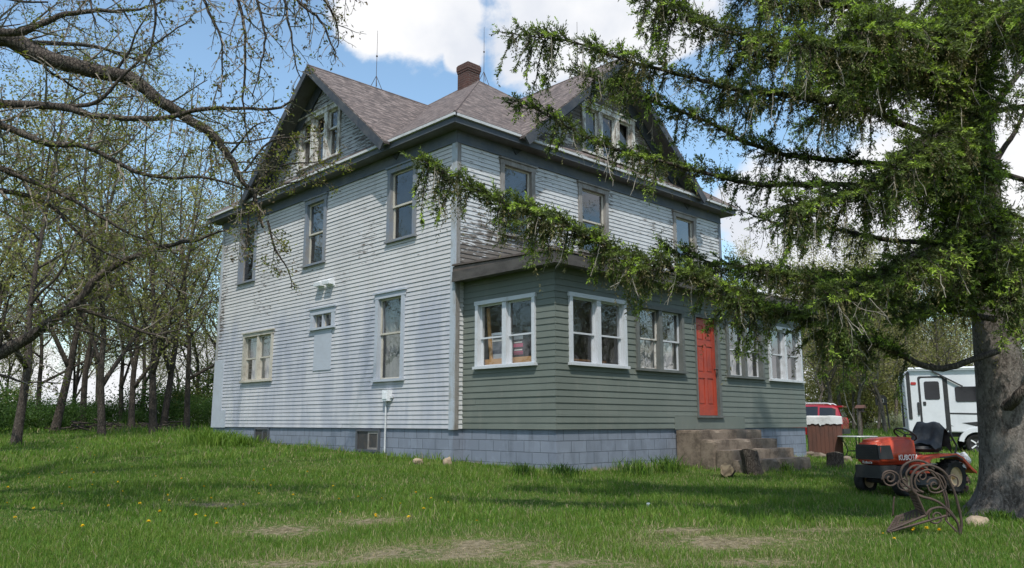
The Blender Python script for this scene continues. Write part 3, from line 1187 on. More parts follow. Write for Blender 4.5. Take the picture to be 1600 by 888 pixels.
# basement windows: framed dark sheets painted for the shaded cavity
for (a0, a1, z0, z1) in ((7.30, 8.08, -.46, -.02), (2.42, 3.32, -.50, -.03)):
    mb = MB()
    for (b0, b1, c0, c1) in ((a0, a0 + .05, z0, z1), (a1 - .05, a1, z0, z1), (a0 + .05, a1 - .05, z1 - .04, z1), (a0 + .05, a1 - .05, z0, z0 + .05)):
        fbox(mb, FL, b0, b1, c0, c1, -.03, .012)
    w = hb(mb, 'basement_window', M['trim_dark'])
    s = MB()
    ni = 2
    aw = (a1 - a0 - .1) / ni
    for i in range(1):
        u0 = a0 + .05 + i * aw
        for (b0, b1, c0, c1) in ((u0, u0 + .05, z0 + .05, z1 - .04), (u0 + aw - .05, u0 + aw, z0 + .05, z1 - .04), (u0 + .05, u0 + aw - .05, z0 + .05, z0 + .09), (u0 + .05, u0 + aw - .05, z1 - .09, z1 - .04)):
            fbox(s, FL, b0 + .001, b1 - .001, c0, c1, -.024, -.006 + .004 * i)
    hb(s, 'sash', M['trim_dark'] if a0 > 5 else M['trim_grey'], w)
    g = MB()
    fbox(g, FL, a0 + .04, a1 - .04, z0 + .04, z1 - .03, -.0245, -.016)
    hb(g, 'pane', M['metal_dark'], w)

# --- things fixed to the left wall
mb = MB()
for a in (4.58, 4.98):
    pr = [fp(FL, a - .15, 3.34, .0), fp(FL, a - .15, 3.34, .16), fp(FL, a - .15, 3.42, .17), fp(FL, a - .15, 3.50, .0)]
    mb.prism(np.array(pr), FL['a'] * .29)
    fbox(mb, FL, a - .18, a + .17, 3.30, 3.36, .003, .03)
hb(mb, 'vent_hood', M['white_plastic'], recalc=True)
mb = MB()
fbox(mb, FL, 2.0, 2.2, .56, .79, .004, .12)
fbox(mb, FL, 2.03, 2.17, .60, .74, .12, .135)
mt = hb(mb, 'meter_box', M['white_plastic'])
mb = MB()
fbox(mb, FL, 1.93, 2.0, .62, .66, .02, .06)
mb.tube([fp(FL, 2.15, .56, .05), fp(FL, 2.15, .2, .05), fp(FL, 2.15, -.15, .05), fp(FL, 2.15, -.8, .05)], .019, 8)
hb(mb, 'conduit', M['conduit'], mt)

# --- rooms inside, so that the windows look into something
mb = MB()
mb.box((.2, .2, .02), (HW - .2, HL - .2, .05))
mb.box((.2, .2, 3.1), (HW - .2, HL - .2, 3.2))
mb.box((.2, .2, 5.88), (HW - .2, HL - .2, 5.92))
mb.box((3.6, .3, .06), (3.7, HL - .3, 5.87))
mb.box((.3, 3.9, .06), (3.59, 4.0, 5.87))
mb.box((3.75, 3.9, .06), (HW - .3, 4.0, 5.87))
mb.box((PX0 + .05, -.10, .07), (PX1 - .05, -.06, 2.82))  # dark lining sheets added to make the porch interior look darker
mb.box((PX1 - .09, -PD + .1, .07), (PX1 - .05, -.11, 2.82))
hb(mb, 'partition_and_dark_lining', M['inside'])

# ------------------------------------------------------------------ enclosed porch
DO = (4.50, 5.44, .26, 2.38)                     # door opening with frame
mb = MB()
siding(mb, FPL, -PD - .0125, 0.0, 0.0, 2.86, .114, .0125, HOLES['PL'], seed=21)
siding(mb, FPF, PX0 - .0125, PX1, 0.0, 2.86, .114, .0125, HOLES['PF'] + [(DO[0], DO[1], -.1, DO[3]), (3.68, DO[0] + .01, -.1, .25), (DO[1] - .01, 6.35, -.1, .25)], seed=22)
siding(mb, FPR, -PD, 0.0, 0.0, 2.86, .114, .0125, seed=23)
pw = hb(mb, 'porch_siding_wall', [M['green'], M['butt']])
mb = MB()
fbox(mb, FPF, 3.68, DO[0], -.02, .245, -.02, .012)
fbox(mb, FPF, DO[0], DO[1], -.02, .215, -.02, .0135)
fbox(mb, FPF, DO[1], 6.0, -.02, .245, -.02, .012)
fbox(mb, FPF, 6.0, 6.36, -.02, .255, -.02, .011)
hb(mb, 'patch_panel', M['green'])
# foundation
mb = MB()
mb.box((PX0 + .03, -PD + .03, -1.7), (PX1 - .03, .02, -.006))
hb(mb, 'porch_foundation', M['block_blue'])
mb = MB()
mb.box((PX0 + .1, -PD + .1, .03), (PX1 - .1, -.03, .06))
hb(mb, 'porch_floor', M['trim_grey'])
# roof: shallow slope with a dark metal edge
mb = MB()
ex = .30
y0, y1 = -PD - ex, -.02
x0, x1 = PX0 - ex, PX1 + ex
mb.box((x0 + .03, y0 + .03, 2.84), (x1 - .03, y1, 2.87))
hb(mb, 'porch_soffit', M['soffit'])
mb = MB()
for (p, q) in (((x0, y0), (x1, y0)), ((x0, y0), (x0, y1)), ((x1, y0), (x1, y1))):
    mb.bar((p[0], p[1], 2.93), (q[0], q[1], 2.93), .03, .17)
    mb.bar((p[0], p[1], 2.835), (q[0], q[1], 2.835), .05, .04)
hb(mb, 'porch_fascia', worn('dark_weathered_fascia', (.085, .078, .072), (.05, .045, .042), 3.0, world_space=True, stretch=(1, 1, 3)))
mb = MB()
q = np.array([(x0 - .03, y0 - .03, 3.03), (x1 + .03, y0 - .03, 3.03), (x1 + .03, y1, 3.13), (x0 - .03, y1, 3.13)])
mb.prism(q, (0, 0, .02))
for xx in np.arange(x0, x1, .23):                      # standing ribs
    mb.bar((xx, y0 - .035, 3.056), (xx, y1, 3.156), .03, .03)
mb.prism(np.array([(x0 - .002, y0, 3.016), (x0 - .002, y1, 3.016), (x0 - .002, y1, 3.115)]), (.02, 0, 0))
hb(mb, 'porch_roof', worn('brown_metal_roof', (.085, .065, .055), (.13, .105, .09), 4.0, .6, .4, world_space=True), recalc=True)

# door
mb = MB()
a0, a1, z0, z1 = DO
fbox(mb, FPF, a0, a0 + .04, z0, z1 - .06, -.12, .035)
fbox(mb, FPF, a1 - .10, a1, z0, z1 - .06, -.12, .035)
fbox(mb, FPF, a0, a1, z1 - .06, z1, -.12, .036)
fbox(mb, FPF, a0 - .03, a1 + .03, z0 - .045, z0, -.12, .06)
fr = hb(mb, 'door_frame', M['trim_green'])
d0, d1, e0, e1 = a0 + .045, a1 - .105, z0 + .006, z1 - .065
mb = MB()
rc = -.035
w = d1 - d0
st, mid = .115, .10
pw_ = (w - 2 * st - mid) / 2
rows = [(.22, .78), (.90, 1.46), (1.58, 1.90)]
Hh = e1 - e0
rows = [(r0 / 2.05 * Hh, r1 / 2.05 * Hh) for r0, r1 in rows]
fbox(mb, FPF, d0, d0 + st, e0, e1, rc - .04, rc)
fbox(mb, FPF, d1 - st, d1, e0, e1, rc - .04, rc)
fbox(mb, FPF, d0 + st + pw_, d1 - st - pw_, e0, e1, rc - .04, rc - .0005)
zz = [0] + [q for r in rows for q in r] + [Hh]
for i in range(0, len(zz), 2):
    for b0 in (d0 + st, d1 - st - pw_):
        fbox(mb, FPF, b0, b0 + pw_, e0 + zz[i], e0 + zz[i + 1], rc - .04, rc - .001)
for r0, r1 in rows:
    for b0 in (d0 + st, d1 - st - pw_):
        fbox(mb, FPF, b0, b0 + pw_, e0 + r0, e0 + r1, rc - .035, rc - .016)
        fbox(mb, FPF, b0 + .03, b0 + pw_ - .03, e0 + r0 + .03, e0 + r1 - .03, rc - .035, rc - .006)
red = worn('red_orange_door_paint', (.40, .058, .030), (.27, .045, .03), 2.0, .45, .35, world_space=True, bumps=.05)
hb(mb, 'door', red, fr)
mb = MB()
kp = fp(FPF, d1 - .06, e0 + .98, rc)
mb.tube([kp, kp + FPF['n'] * .05], .012, 8)
T = Matrix.Translation(Vector(kp + FPF['n'] * .05)) @ Matrix.Rotation(R_(90), 4, 'X')
mb.lathe([(.0, 0), (.02, .004), (.03, .018), (.026, .035), (0, .042)], T, 14)
hb(mb, 'door_handle', M['metal_dark'], fr, smooth=True)
# ------------------------------------------------------------------ spruce
def rand_perp(rng, d):
    a = rng.normal(size=d.shape)
    a -= d * (a * d).sum(-1, keepdims=True)
    return a / (np.linalg.norm(a, axis=-1, keepdims=True) + 1e-9)


def nrm(a):
    return a / (np.linalg.norm(a, axis=-1, keepdims=True) + 1e-9)


SPR = gp(1585, 806)
SPR_S = float((SPR - CAM) @ FW)


class Spruce:
    def __init__(s, seed):
        s.rng = np.random.default_rng(seed)
        s.limbs = []
        s.seg = [[], [], [], []]
        s.P, s.D, s.L, s.kind = [], [], [], []
        s.fr = []
        s.dead = [[], [], [], []]

    def limb(s, pts, r0, start=.25, dens=1.0, l2=.75, hang=1.0):
        rng = s.rng
        line = smooth_line(pts, 8)
        line += np.cumsum(rng.normal(0, .006, line.shape), 0)
        n = len(line)
        rad = r0 * .72 * (1 - np.linspace(0, 1, n)) ** .9 + .005
        s.limbs.append((line, rad))
        seg = np.linalg.norm(np.diff(line, axis=0), axis=1)
        cum = np.concatenate([[0], np.cumsum(seg)])
        tot = cum[-1]
        d = tot * start
        side = 1
        ph0 = rng.uniform(0, 6)
        while d < tot:
            t = d / tot
            i = min(np.searchsorted(cum, d) - 1, n - 2)
            i = max(i, 0)
            f = (d - cum[i]) / seg[i]
            p = line[i] * (1 - f) + line[i + 1] * f
            dr = unit(line[i + 1] - line[i])
            hz = unit(np.cross(dr, ZUP)) * side
            side = -side
            ln = l2 * (.35 + .65 * rng.random()) * (1.0 if t < .75 else 1.0 - (t - .75) * 2.6)
            ln *= min(1, .45 + (t - start) / .3)
            cl = math.sin(d * 5.1 + ph0) * .5 + math.sin(d * 11.3 + ph0 * 2) * .35
            ln *= 1 + .6 * cl
            hg = hang * max(.15, 1 + .9 * cl)
            fwd = rng.uniform(.4, .9)
            lift = rng.uniform(-.15, .35)
            d2 = unit(hz + dr * fwd + ZUP * lift)
            s.secondary(p, d2, max(.10, ln), hg, dens)
            if rng.random() < .5 * hg:                      # sprays hanging straight under the limb
                s.secondary(p, unit(ZUP * -1 + dr * .35 + hz * rng.uniform(-.4, .4)), rng.uniform(.12, .50) * min(1.6, hg), hang * .3, dens, pend=True)
            if rng.random() < .5:
                s.secondary(p, unit(ZUP * .7 + dr * .8 + hz * rng.uniform(-.5, .5)), rng.uniform(.12, .28), 0, dens)
            d += rng.uniform(.027, .060) / dens
        # leader at the tip
        s.secondary(line[-1], unit(line[-1] - line[-3]), .18, .3, dens)

    def secondary(s, p, d, ln, hang, dens, pend=False):
        rng = s.rng
        m = max(3, int(ln / .10) + 1)
        pts = [p]
        fresh = rng.random() < .48
        n_before = len(s.P)
        dd = d.copy()
        for k in range(m):
            dd = unit(dd + np.array([0, 0, -.10 - .06 * hang]) + rng.normal(0, .06, 3))
            if k == m - 1 and not pend:
                dd = unit(dd + np.array([0, 0, .25]))
            pts.append(pts[-1] + dd * ln / m)
        pts = np.array(pts)
        r = np.linspace(.010, .003, m + 1)
        for a in range(m):
            s.seg[0].append(pts[a])
            s.seg[1].append(pts[a + 1])
            s.seg[2].append(r[a])
            s.seg[3].append(r[a + 1])
        nt = max(3, int(ln / .030 * min(1, .6 + .4 * dens)))
        tt = rng.uniform(.05, 1, nt)
        f = tt * m
        i = np.minimum(f.astype(int), m - 1)
        P = pts[i] + (pts[i + 1] - pts[i]) * (f - i)[:, None]
        dr = nrm(pts[i + 1] - pts[i])
        hz = nrm(np.cross(dr, ZUP) + 1e-6) * np.where(rng.random(nt) < .5, -1, 1)[:, None]
        up = rng.uniform(-.4, .5, nt)[:, None]
        D = nrm(dr * rng.uniform(.5, 1.2, nt)[:, None] + hz * .9 + ZUP * up)
        L = rng.uniform(.06, .17, nt) * np.where(tt > .7, .8, 1.0)
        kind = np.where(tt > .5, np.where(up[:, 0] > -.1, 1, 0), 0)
        s.P.append(P)
        s.D.append(D)
        s.L.append(L)
        s.kind.append(kind)
        # the twig's own needles
        q = np.linspace(0, .95, max(2, int(ln / .09)))
        f = q * m
        i = np.minimum(f.astype(int), m - 1)
        s.P.append(pts[i])
        s.D.append(nrm(pts[i + 1] - pts[i]))
        s.L.append(np.full(len(q), .11))
        s.kind.append(np.where(q > .7, 1, 0))
        # pendulous branchlets
        nh = rng.poisson(ln / .10 * hang * 1.1)
        if nh:
            tt = rng.uniform(.1, 1, nh)
            f = tt * m
            i = np.minimum(f.astype(int), m - 1)
            P = pts[i] + (pts[i + 1] - pts[i]) * (f - i)[:, None]
            D = nrm(np.array([0, 0, -1.0]) + rng.normal(0, .16, (nh, 3)))
            L = rng.uniform(.10, .42, nh)
            k = np.where(rng.random(nh) < .2, 2, 3)
            s.P.append(P)
            s.D.append(D)
            s.L.append(L)
            s.kind.append(k)
        s.fr += [np.full(len(q_), fresh) for q_ in s.P[n_before:]]
        # dead, bare threads
        if rng.random() < .30 * hang:
            q = pts[rng.integers(1, m + 1)]
            dd = np.array([0, 0, -1.0])
            for k in range(rng.integers(3, 7)):
                dd = unit(dd + rng.normal(0, .25, 3) + (0, 0, -.2))
                e = q + dd * rng.uniform(.05, .11)
                s.dead[0].append(q)
                s.dead[1].append(e)
                s.dead[2].append(.0042)
                s.dead[3].append(.0032)
                if rng.random() < .5:
                    e2 = e + unit(dd + rng.normal(0, .6, 3)) * .09
                    s.dead[0].append(e)
                    s.dead[1].append(e2)
                    s.dead[2].append(.0032)
                    s.dead[3].append(.0022)
                q = e

    def build(s):
        rng = s.rng
        root = empty('spruce_tree', SPR, 'large old spruce with a thick grey trunk and long drooping limbs at the right', 'tree')
        # trunk
        H = 14.5
        n, m = 60, 40
        zz = np.concatenate([np.linspace(-.25, 1.2, 22), np.linspace(1.3, H, n - 22)])
        th = np.arange(m) * 2 * math.pi / m
        V = []
        for z in zz:
            base = .285 * max(.06, (1 - max(z, 0) / (H + .3))) ** .9 + .012
            fl = .36 * math.exp(-max(z + .05, 0) / .24) + .06 * math.exp(-max(z, 0) / .9)
            ridg = 1 + (.42 * np.sin(th * 5 + .8) + .2 * np.sin(th * 8 + 2)) * math.exp(-max(z, 0) / .30) * .7 + .035 * np.sin(th * 7 + z * .7) + .03 * np.sin(th * 3 + z * 1.9 + 1)
            r = base + fl * ridg * .75 + (ridg - 1) * base * .5
            V.append(np.stack([SPR[0] + r * np.cos(th), SPR[1] + r * np.sin(th), np.full(m, SPR[2] + z)], 1))
        V = np.concatenate(V)
        i = np.arange(len(zz) - 1)[:, None] * m
        j = np.arange(m)[None]
        F = np.stack([i + j, i + (j + 1) % m, i + m + (j + 1) % m, i + m + j], -1).reshape(-1, 4)
        mb = MB()
        mb.add(V, F)
        tr = mb.build('trunk', M['bark_spruce'], root, smooth=True)
        # burl and stub on the right of the trunk
        mb = MB()
        for line, rad in s.limbs:
            mb.tube(line, rad, 7)
        mb.build('limbs', M['bark_dark'], root, smooth=True)
        mb = MB()
        mb.segs(*s.seg, n=3)
        mb.build('twigs', M['bark_dark'], root)
        mb = MB()
        mb.segs(*s.dead, n=3)
        mb.build('dead_twigs', worn('dead_grey_twigs', (.30, .27, .23), (.18, .16, .13), 4, .9, .1, bumps=0), root)
        FRS = np.concatenate(s.fr)
        P, D, L, K = np.concatenate(s.P), np.concatenate(s.D), np.concatenate(s.L), np.concatenate(s.kind)
        N = len(P)
        k = 15
        t = np.linspace(.05, 1.0, k)[None, :] + rng.uniform(-.05, .05, (N, k))
        Pn = P[:, None] + D[:, None] * (L[:, None] * t)[..., None]
        Dn = np.repeat(D[:, None], k, 1)
        rp = rand_perp(rng, Dn)
        dirn = nrm(Dn * .75 + rp * rng.uniform(.45, 1.0, (N, k, 1)))
        sd = nrm(np.cross(dirn, rng.normal(size=dirn.shape)))
        ln = rng.uniform(.028, .050, (N, k))
        w = ln * .30
        shade = rng.uniform(.75, 1.25, (N, 1, 1)) * rng.uniform(.85, 1.15, (N, k, 1))
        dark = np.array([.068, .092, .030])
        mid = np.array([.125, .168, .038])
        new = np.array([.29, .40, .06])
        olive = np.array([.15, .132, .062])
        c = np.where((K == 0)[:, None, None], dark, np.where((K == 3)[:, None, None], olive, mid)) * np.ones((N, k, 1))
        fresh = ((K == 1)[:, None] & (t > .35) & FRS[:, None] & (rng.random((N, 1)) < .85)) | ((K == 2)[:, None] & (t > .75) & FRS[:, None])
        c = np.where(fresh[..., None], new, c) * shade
        mb = MB()
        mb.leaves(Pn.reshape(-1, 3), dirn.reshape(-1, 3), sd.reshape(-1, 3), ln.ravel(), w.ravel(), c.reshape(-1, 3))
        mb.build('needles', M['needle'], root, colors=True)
        print('spruce tufts', N, 'faces', N * k)
        return root


def sp(*pts):
    return [at(*p) for p in pts]


def tp(v):
    """point on the spruce trunk at picture height v"""
    d = FW + RT * 0 - UP * (v - 444) / FPX
    u = 1585 - (806 - v) * .097
    return (u, v, SPR_S + .05)


spr = Spruce(7)
T0 = SPR_S
spr.limb(sp(tp(548), (1470, 572, T0 - .4), (1400, 545, T0 - .7), (1330, 513, T0 - .9), (1250, 485, T0 - 1), (1150, 446, T0 - 1.1), (1050, 410, T0 - 1.1), (960, 383, T0 - 1.1), (880, 348, T0 - 1.1),
            (800, 315, T0 - 1.1), (740, 287, T0 - 1.1), (676, 250, T0 - 1.1)), .05, .22, 1.1, .46, .95)
spr.limb(sp(tp(230), (1450, 212, T0 - .2), (1350, 172, T0 - .5), (1250, 155, T0 - .7), (1150, 140, T0 - .8), (1050, 115, T0 - .8), (960, 92, T0 - .8), (880, 68, T0 - .8), (800, 58, T0 - .8)), .055, .20, .85, .40, 1.0)
spr.limb(sp(tp(330), (1420, 292, T0), (1300, 282, T0 - .2), (1200, 285, T0 - .4), (1120, 272, T0 - .5), (1040, 250, T0 - .6), (950, 225, T0 - .6), (870, 188, T0 - .6), (798, 152, T0 - .6)), .05, .34, .75, .25, .7)
spr.limb(sp(tp(280), (1400, 258, T0 + .2), (1280, 248, T0 + .1), (1180, 228, T0), (1110, 192, T0), (1040, 165, T0), (960, 130, T0), (905, 108, T0)), .05, .25, .75, .32, .7)
spr.limb(sp(tp(385), (1400, 372, T0 + .5), (1300, 358, T0 + .7), (1220, 350, T0 + .8), (1160, 335, T0 + .8)), .05, .3, .5, .4, .8)
spr.limb(sp(tp(452), (1400, 440, T0 + .6), (1300, 438, T0 + .8), (1200, 428, T0 + .9), (1120, 415, T0 + 1), (1040, 395, T0 + 1)), .06, .3, .9, .55, .8)
spr.limb(sp(tp(500), (1440, 480, T0 + .2), (1340, 455, T0), (1260, 440, T0 - .2), (1160, 420, T0 - .3)), .05, .35, .9, .5, .5)
spr.limb(sp(tp(130), (1420, 100, T0 - .3), (1300, 80, T0 - .6), (1180, 55, T0 - .8), (1090, 30, T0 - .8), (1000, -10, T0 - .8)), .055, .2, 1.0, .7, 1.2)
spr.limb(sp(tp(60), (1400, 20, T0 - .2), (1250, -10, T0 - .4), (1120, -50, T0 - .5), (1000, -80, T0 - .5)), .07, .2, .9, .75, 1.2)
# towards the viewer and to the right
spr.limb(sp(tp(160), (1440, 120, T0 - 1), (1340, 95, T0 - 1.8), (1250, 80, T0 - 2.4)), .05, .25, 1.0, .6, 1.2)
spr.limb(sp(tp(260), (1470, 272, T0 - .8), (1400, 280, T0 - 1.4), (1310, 310, T0 - 1.9), (1230, 330, T0 - 2.2)), .05, .25, 1.0, .55, 1.2)
spr.limb(sp(tp(370), (1480, 380, T0 - .8), (1420, 400, T0 - 1.3), (1350, 440, T0 - 1.6), (1280, 470, T0 - 1.8)), .05, .2, 1.1, .5, 1.1)
spr.limb(sp(tp(420), (1570, 400, T0 - .6), (1620, 430, T0 - 1.1), (1680, 470, T0 - 1.4)), .05, .2, 1.0, .5, 1.1)
spr.limb(sp(tp(90), (1470, 60, T0 - .9), (1400, 40, T0 - 1.6), (1340, 50, T0 - 2.3)), .05, .2, 1.0, .6, 1.3)
spr.limb(sp(tp(40), (1580, 20, T0 - .8), (1600, 10, T0 - 1.6), (1620, 30, T0 - 2.4)), .05, .2, 1.0, .6, 1.3)
spr.limb(sp(tp(190), (1500, 190, T0 - .9), (1450, 215, T0 - 1.6), (1400, 260, T0 - 2.1)), .05, .2, 1.1, .5, 1.2)
spr.limb(sp(tp(470), (1500, 470, T0 - .5), (1450, 480, T0 - .9), (1400, 495, T0 - 1.2)), .04, .25, 1.0, .35, .4)
# sprays that hide the upper trunk
for v, du, dv in [(30, -30, 40), (110, -25, 50), (175, -35, 55), (245, -20, 55), (310, -35, 50), (340, 10, 60), (385, 30, 40), (400, -30, 45), (435, 25, 45), (20, 20, 50), (130, 5, 55), (245, -30, 40)]:
    q = tp(v)
    spr.limb(sp(q, (q[0] + du * .5, v - 6, T0 - .45), (q[0] + du, v + dv * .3, T0 - .9), (q[0] + du * 1.3, v + dv, T0 - 1.25)), .028, .12, 1.0, .5, 1.1)
# bare crooked limb curving up on the right of the trunk
spr.limb(sp(tp(640), (1592, 622, T0 - .25), (1612, 590, T0 - .3), (1622, 540, T0 - .3), (1640, 480, T0 - .2), (1700, 400, T0)), .10, .75, .4, .3, .5)
spr.limb(sp(tp(215), (1560, 165, T0 + .3), (1600, 108, T0 + .5), (1660, 70, T0 + .8)), .09, .8, .4, .3, .5)
spr.limb(sp(tp(330), (1550, 270, T0 + .3), (1590, 200, T0 + .6), (1620, 120, T0 + .9)), .08, .8, .4, .3, .5)
# the rest of the crown, going round and up
rg = np.random.default_rng(3)
for i in range(34):
    z = 2.6 + 10.6 * (i / 34) ** .9
    az = i * 2.4 + rg.uniform(-.3, .3)
    dv = np.array([math.cos(az), math.sin(az), 0])
    # leave the picture's own limbs their room
    if z < 6.5 and dv @ (-RT) > .55:
        continue
    ln = (5.2 * (1 - z / 15.5) ** .8) * rg.uniform(.7, 1.0)
    if dv @ (-FH) > .4:
        ln *= .6
    b = SPR + ZUP * z
    spr.limb([b, b + dv * ln * .35 - ZUP * .05 * ln, b + dv * ln * .7 - ZUP * .16 * ln, b + dv * ln - ZUP * .20 * ln], .055, .25, .6, .7, 1.0)
spr.build()


# ------------------------------------------------------------------ broad-leaved trees
class Twiggy:
    """recursive bare branching with sparse young leaves"""
    def __init__(s, seed):
        s.rng = np.random.default_rng(seed)
        s.tubes = []
        s.seg = [[], [], [], []]
        s.leafP, s.leafD = [], []

    def along(s, line, rad, start, gap, length, lvl, maxlvl, droop=0.0, spread=.9, leaf=.5):
        rng = s.rng
        seg = np.linalg.norm(np.diff(line, axis=0), axis=1)
        cum = np.concatenate([[0], np.cumsum(seg)])
        tot = cum[-1]
        d = tot * start + rng.random() * gap
        ph = rng.random() * 6
        while d < tot:
            i = int(np.clip(np.searchsorted(cum, d) - 1, 0, len(seg) - 1))
            f = (d - cum[i]) / seg[i]
            p = line[i] * (1 - f) + line[i + 1] * f
            dr = unit(line[i + 1] - line[i])
            ph += 2.4 + rng.normal(0, .5)
            a = unit(np.cross(dr, (.3, .2, 1)))
            b = np.cross(dr, a)
            out = a * math.cos(ph) + b * math.sin(ph)
            d2 = unit(dr * rng.uniform(.35, 1.0) + out * spread)
            ln = length * rng.uniform(.45, 1.1) * (1 - .45 * d / tot)
            r = min(rad[i] * .6, .010 * ln / .5 + .002)
            s.branch(p, d2, ln, max(r, .0028), lvl, maxlvl, droop, leaf)
            d += gap * rng.uniform(.5, 1.5)

    def branch(s, p, d, ln, r, lvl, maxlvl, droop, leaf=.5):
        rng = s.rng
        m = 5 if ln > .5 else 3
        pts = [p]
        dd = d
        for k in range(m):
            dd = unit(dd + rng.normal(0, .17, 3) + np.array([0, 0, .06 - droop]))
            pts.append(pts[-1] + dd * ln / m)
        pts = np.array(pts)
        rr = np.linspace(r, max(r * .35, .0022), m + 1)
        if r > .018:
            s.tubes.append((smooth_line(pts, 3), np.interp(np.linspace(0, m, 3 * m + 1), np.arange(m + 1), rr)))
        else:
            s.seg[0].extend(pts[:-1])
            s.seg[1].extend(pts[1:])
            s.seg[2].extend(rr[:-1])
            s.seg[3].extend(rr[1:])
        if lvl < maxlvl:
            s.along(pts, rr, .15, max(.07, ln * .16), ln * .5, lvl + 1, maxlvl, droop, leaf=leaf)
        if lvl >= maxlvl - 1 and rng.random() < leaf:
            for q in (pts[-1], pts[-2]):
                s.leafP.append(q)
                s.leafD.append(dd)

    def limb(s, pts, r0, r1, start=.1, gap=.25, length=1.2, maxlvl=3, droop=0.0, leaf=.5, wob=.01):
        line = smooth_line(pts, 6)
        line = line + np.cumsum(s.rng.normal(0, wob, line.shape), 0) * np.linspace(0, 1, len(line))[:, None]
        rad = np.linspace(r0, r1, len(line)) * s.rng.uniform(.93, 1.07, len(line))
        s.tubes.append((line, rad))
        s.along(line, rad, start, gap, length, 1, maxlvl, droop, leaf=leaf)

    def leafmesh(s, per, size, cols, name, parent, spread=.05):
        rng = s.rng
        if not s.leafP:
            return None
        P = np.repeat(np.array(s.leafP), per, 0)
        P = P + rng.normal(0, spread, P.shape)
        D = nrm(np.repeat(np.array(s.leafD), per, 0) * .5 + rng.normal(0, 1, P.shape) + np.array([0, 0, -.2]))
        N = nrm(np.cross(D, rng.normal(size=D.shape)))
        ln = rng.uniform(.6, 1.3, len(P)) * size
        cols = np.array(cols)
        g = np.repeat(rng.integers(0, len(cols), len(s.leafP)), per)
        c = cols[g] * rng.uniform(.75, 1.25, (len(P), 1))
        mb = MB()
        mb.leaves(P, D, N, ln, ln * .5, c)
        return mb.build(name, M['leaf'], parent, colors=True)

    def wood(s, mat, twigmat, root, big=7):
        mb = MB()
        for line, rad in s.tubes:
            mb.tube(line, rad, big if rad[0] > .03 else 5)
        o = mb.build('limbs', mat, root, smooth=True)
        mb = MB()
        mb.segs(*s.seg, n=3)
        mb.build('twigs', twigmat, root)
        return o


# the big tree whose trunk stands just outside the picture on the left
LT = np.array(at(-420, 700, 8.6))
LT[2] = ground(LT[0], LT[1])
lt = empty('maple_tree', LT, 'bare spring tree reaching in from the left with a thick dark limb across the sky', 'tree')
tw = Twiggy(21)


def lp(v, s=8.6):
    return (-420 + (700 - v) * .15, v, s)


def stem(*pts, **kw):
    tw.limb([at(*p) for p in pts], **kw)


stem(lp(150), (-150, 60, 8.8), (0, 58, 9), (60, 86, 9.1), (150, 110, 9.2), (205, 122, 9.3), (250, 155, 9.3), (290, 178, 9.4), (335, 205, 9.4), (362, 240, 9.5), (378, 270, 9.5), (402, 300, 9.6), (418, 345, 9.6),
     r0=.125, r1=.014, start=.3, gap=.12, length=1.1, droop=.03, leaf=.16)
stem(lp(640), (-120, 606, 9.2), (0, 552, 9.6), (60, 522, 9.7), (120, 482, 9.8), (165, 438, 9.9), (240, 405, 10), (310, 392, 10.1), (360, 380, 10.2), r0=.10, r1=.010, start=.38, gap=.13, length=1.1, leaf=.7)
stem((120, 482, 9.8), (180, 500, 9.9), (240, 520, 10), (300, 500, 10.1), r0=.03, r1=.006, gap=.2, length=.7, leaf=.5)
stem(lp(260), (-100, 160, 8.2), (0, 160, 8), (100, 166, 7.9), (150, 180, 7.9), (245, 181, 7.9), (330, 168, 8), (410, 172, 8), (450, 165, 8), r0=.055, r1=.008, start=.4, gap=.10, length=.8, leaf=.25)
stem((100, 167, 7.9), (150, 160, 7.9), (190, 118, 7.9), (240, 70, 7.9), (300, 35, 7.9), r0=.025, r1=.006, gap=.10, length=.6, leaf=.2)
stem(lp(330), (-60, 190, 7.5), (0, 200, 7.6), (60, 226, 7.6), (130, 240, 7.7), (220, 285, 7.8), (320, 292, 7.8), (400, 310, 7.9), r0=.05, r1=.007, start=.4, gap=.10, length=.85, leaf=.45)
stem(lp(380), (-60, 250, 8.6), (0, 262, 8.7), (60, 285, 8.8), (120, 312, 8.8), (200, 360, 8.9), (270, 390, 9), r0=.045, r1=.008, start=.4, gap=.11, length=.9, leaf=.6)
stem(lp(400), (-60, 290, 9), (0, 298, 9), (80, 322, 9), (140, 375, 9), (220, 420, 9.2), r0=.045, r1=.007, start=.4, gap=.11, length=.9, leaf=.6)
stem(lp(90), (-150, 10, 8.4), (0, 50, 8.2), (60, 38, 8.2), (110, 20, 8.2), (190, 15, 8.2), (260, -10, 8.2), r0=.06, r1=.008, start=.4, gap=.11, length=.7, leaf=.2)
# drooping sprays from the boughs overhead
for pts in ([(370, -60, 7.6), (400, 0, 7.6), (412, 70, 7.6), (395, 150, 7.6)], [(290, -60, 7.5), (325, 10, 7.5), (355, 70, 7.5), (362, 150, 7.5)],
            [(420, -60, 7.8), (470, 5, 7.8), (505, 30, 7.8), (535, 70, 7.8), (548, 105, 7.8)], [(400, -80, 7.6), (440, -10, 7.6), (452, 50, 7.6), (470, 120, 7.6)],
            [(330, -70, 7.9), (372, 0, 7.9), (385, 90, 7.9), (380, 190, 7.9), (385, 240, 7.9)], [(210, -60, 7.8), (240, 0, 7.8), (235, 60, 7.8), (215, 120, 7.8)],
            [(440, -70, 7.8), (490, -20, 7.8), (525, 20, 7.8), (530, 60, 7.8)], [(480, -70, 7.8), (510, -30, 7.8), (545, 0, 7.8)], [(120, -60, 7.8), (140, 0, 7.8), (160, 60, 7.8)]):
    stem(*pts, r0=.020, r1=.005, start=.1, gap=.065, length=.46, droop=.20, leaf=.14, wob=.012)
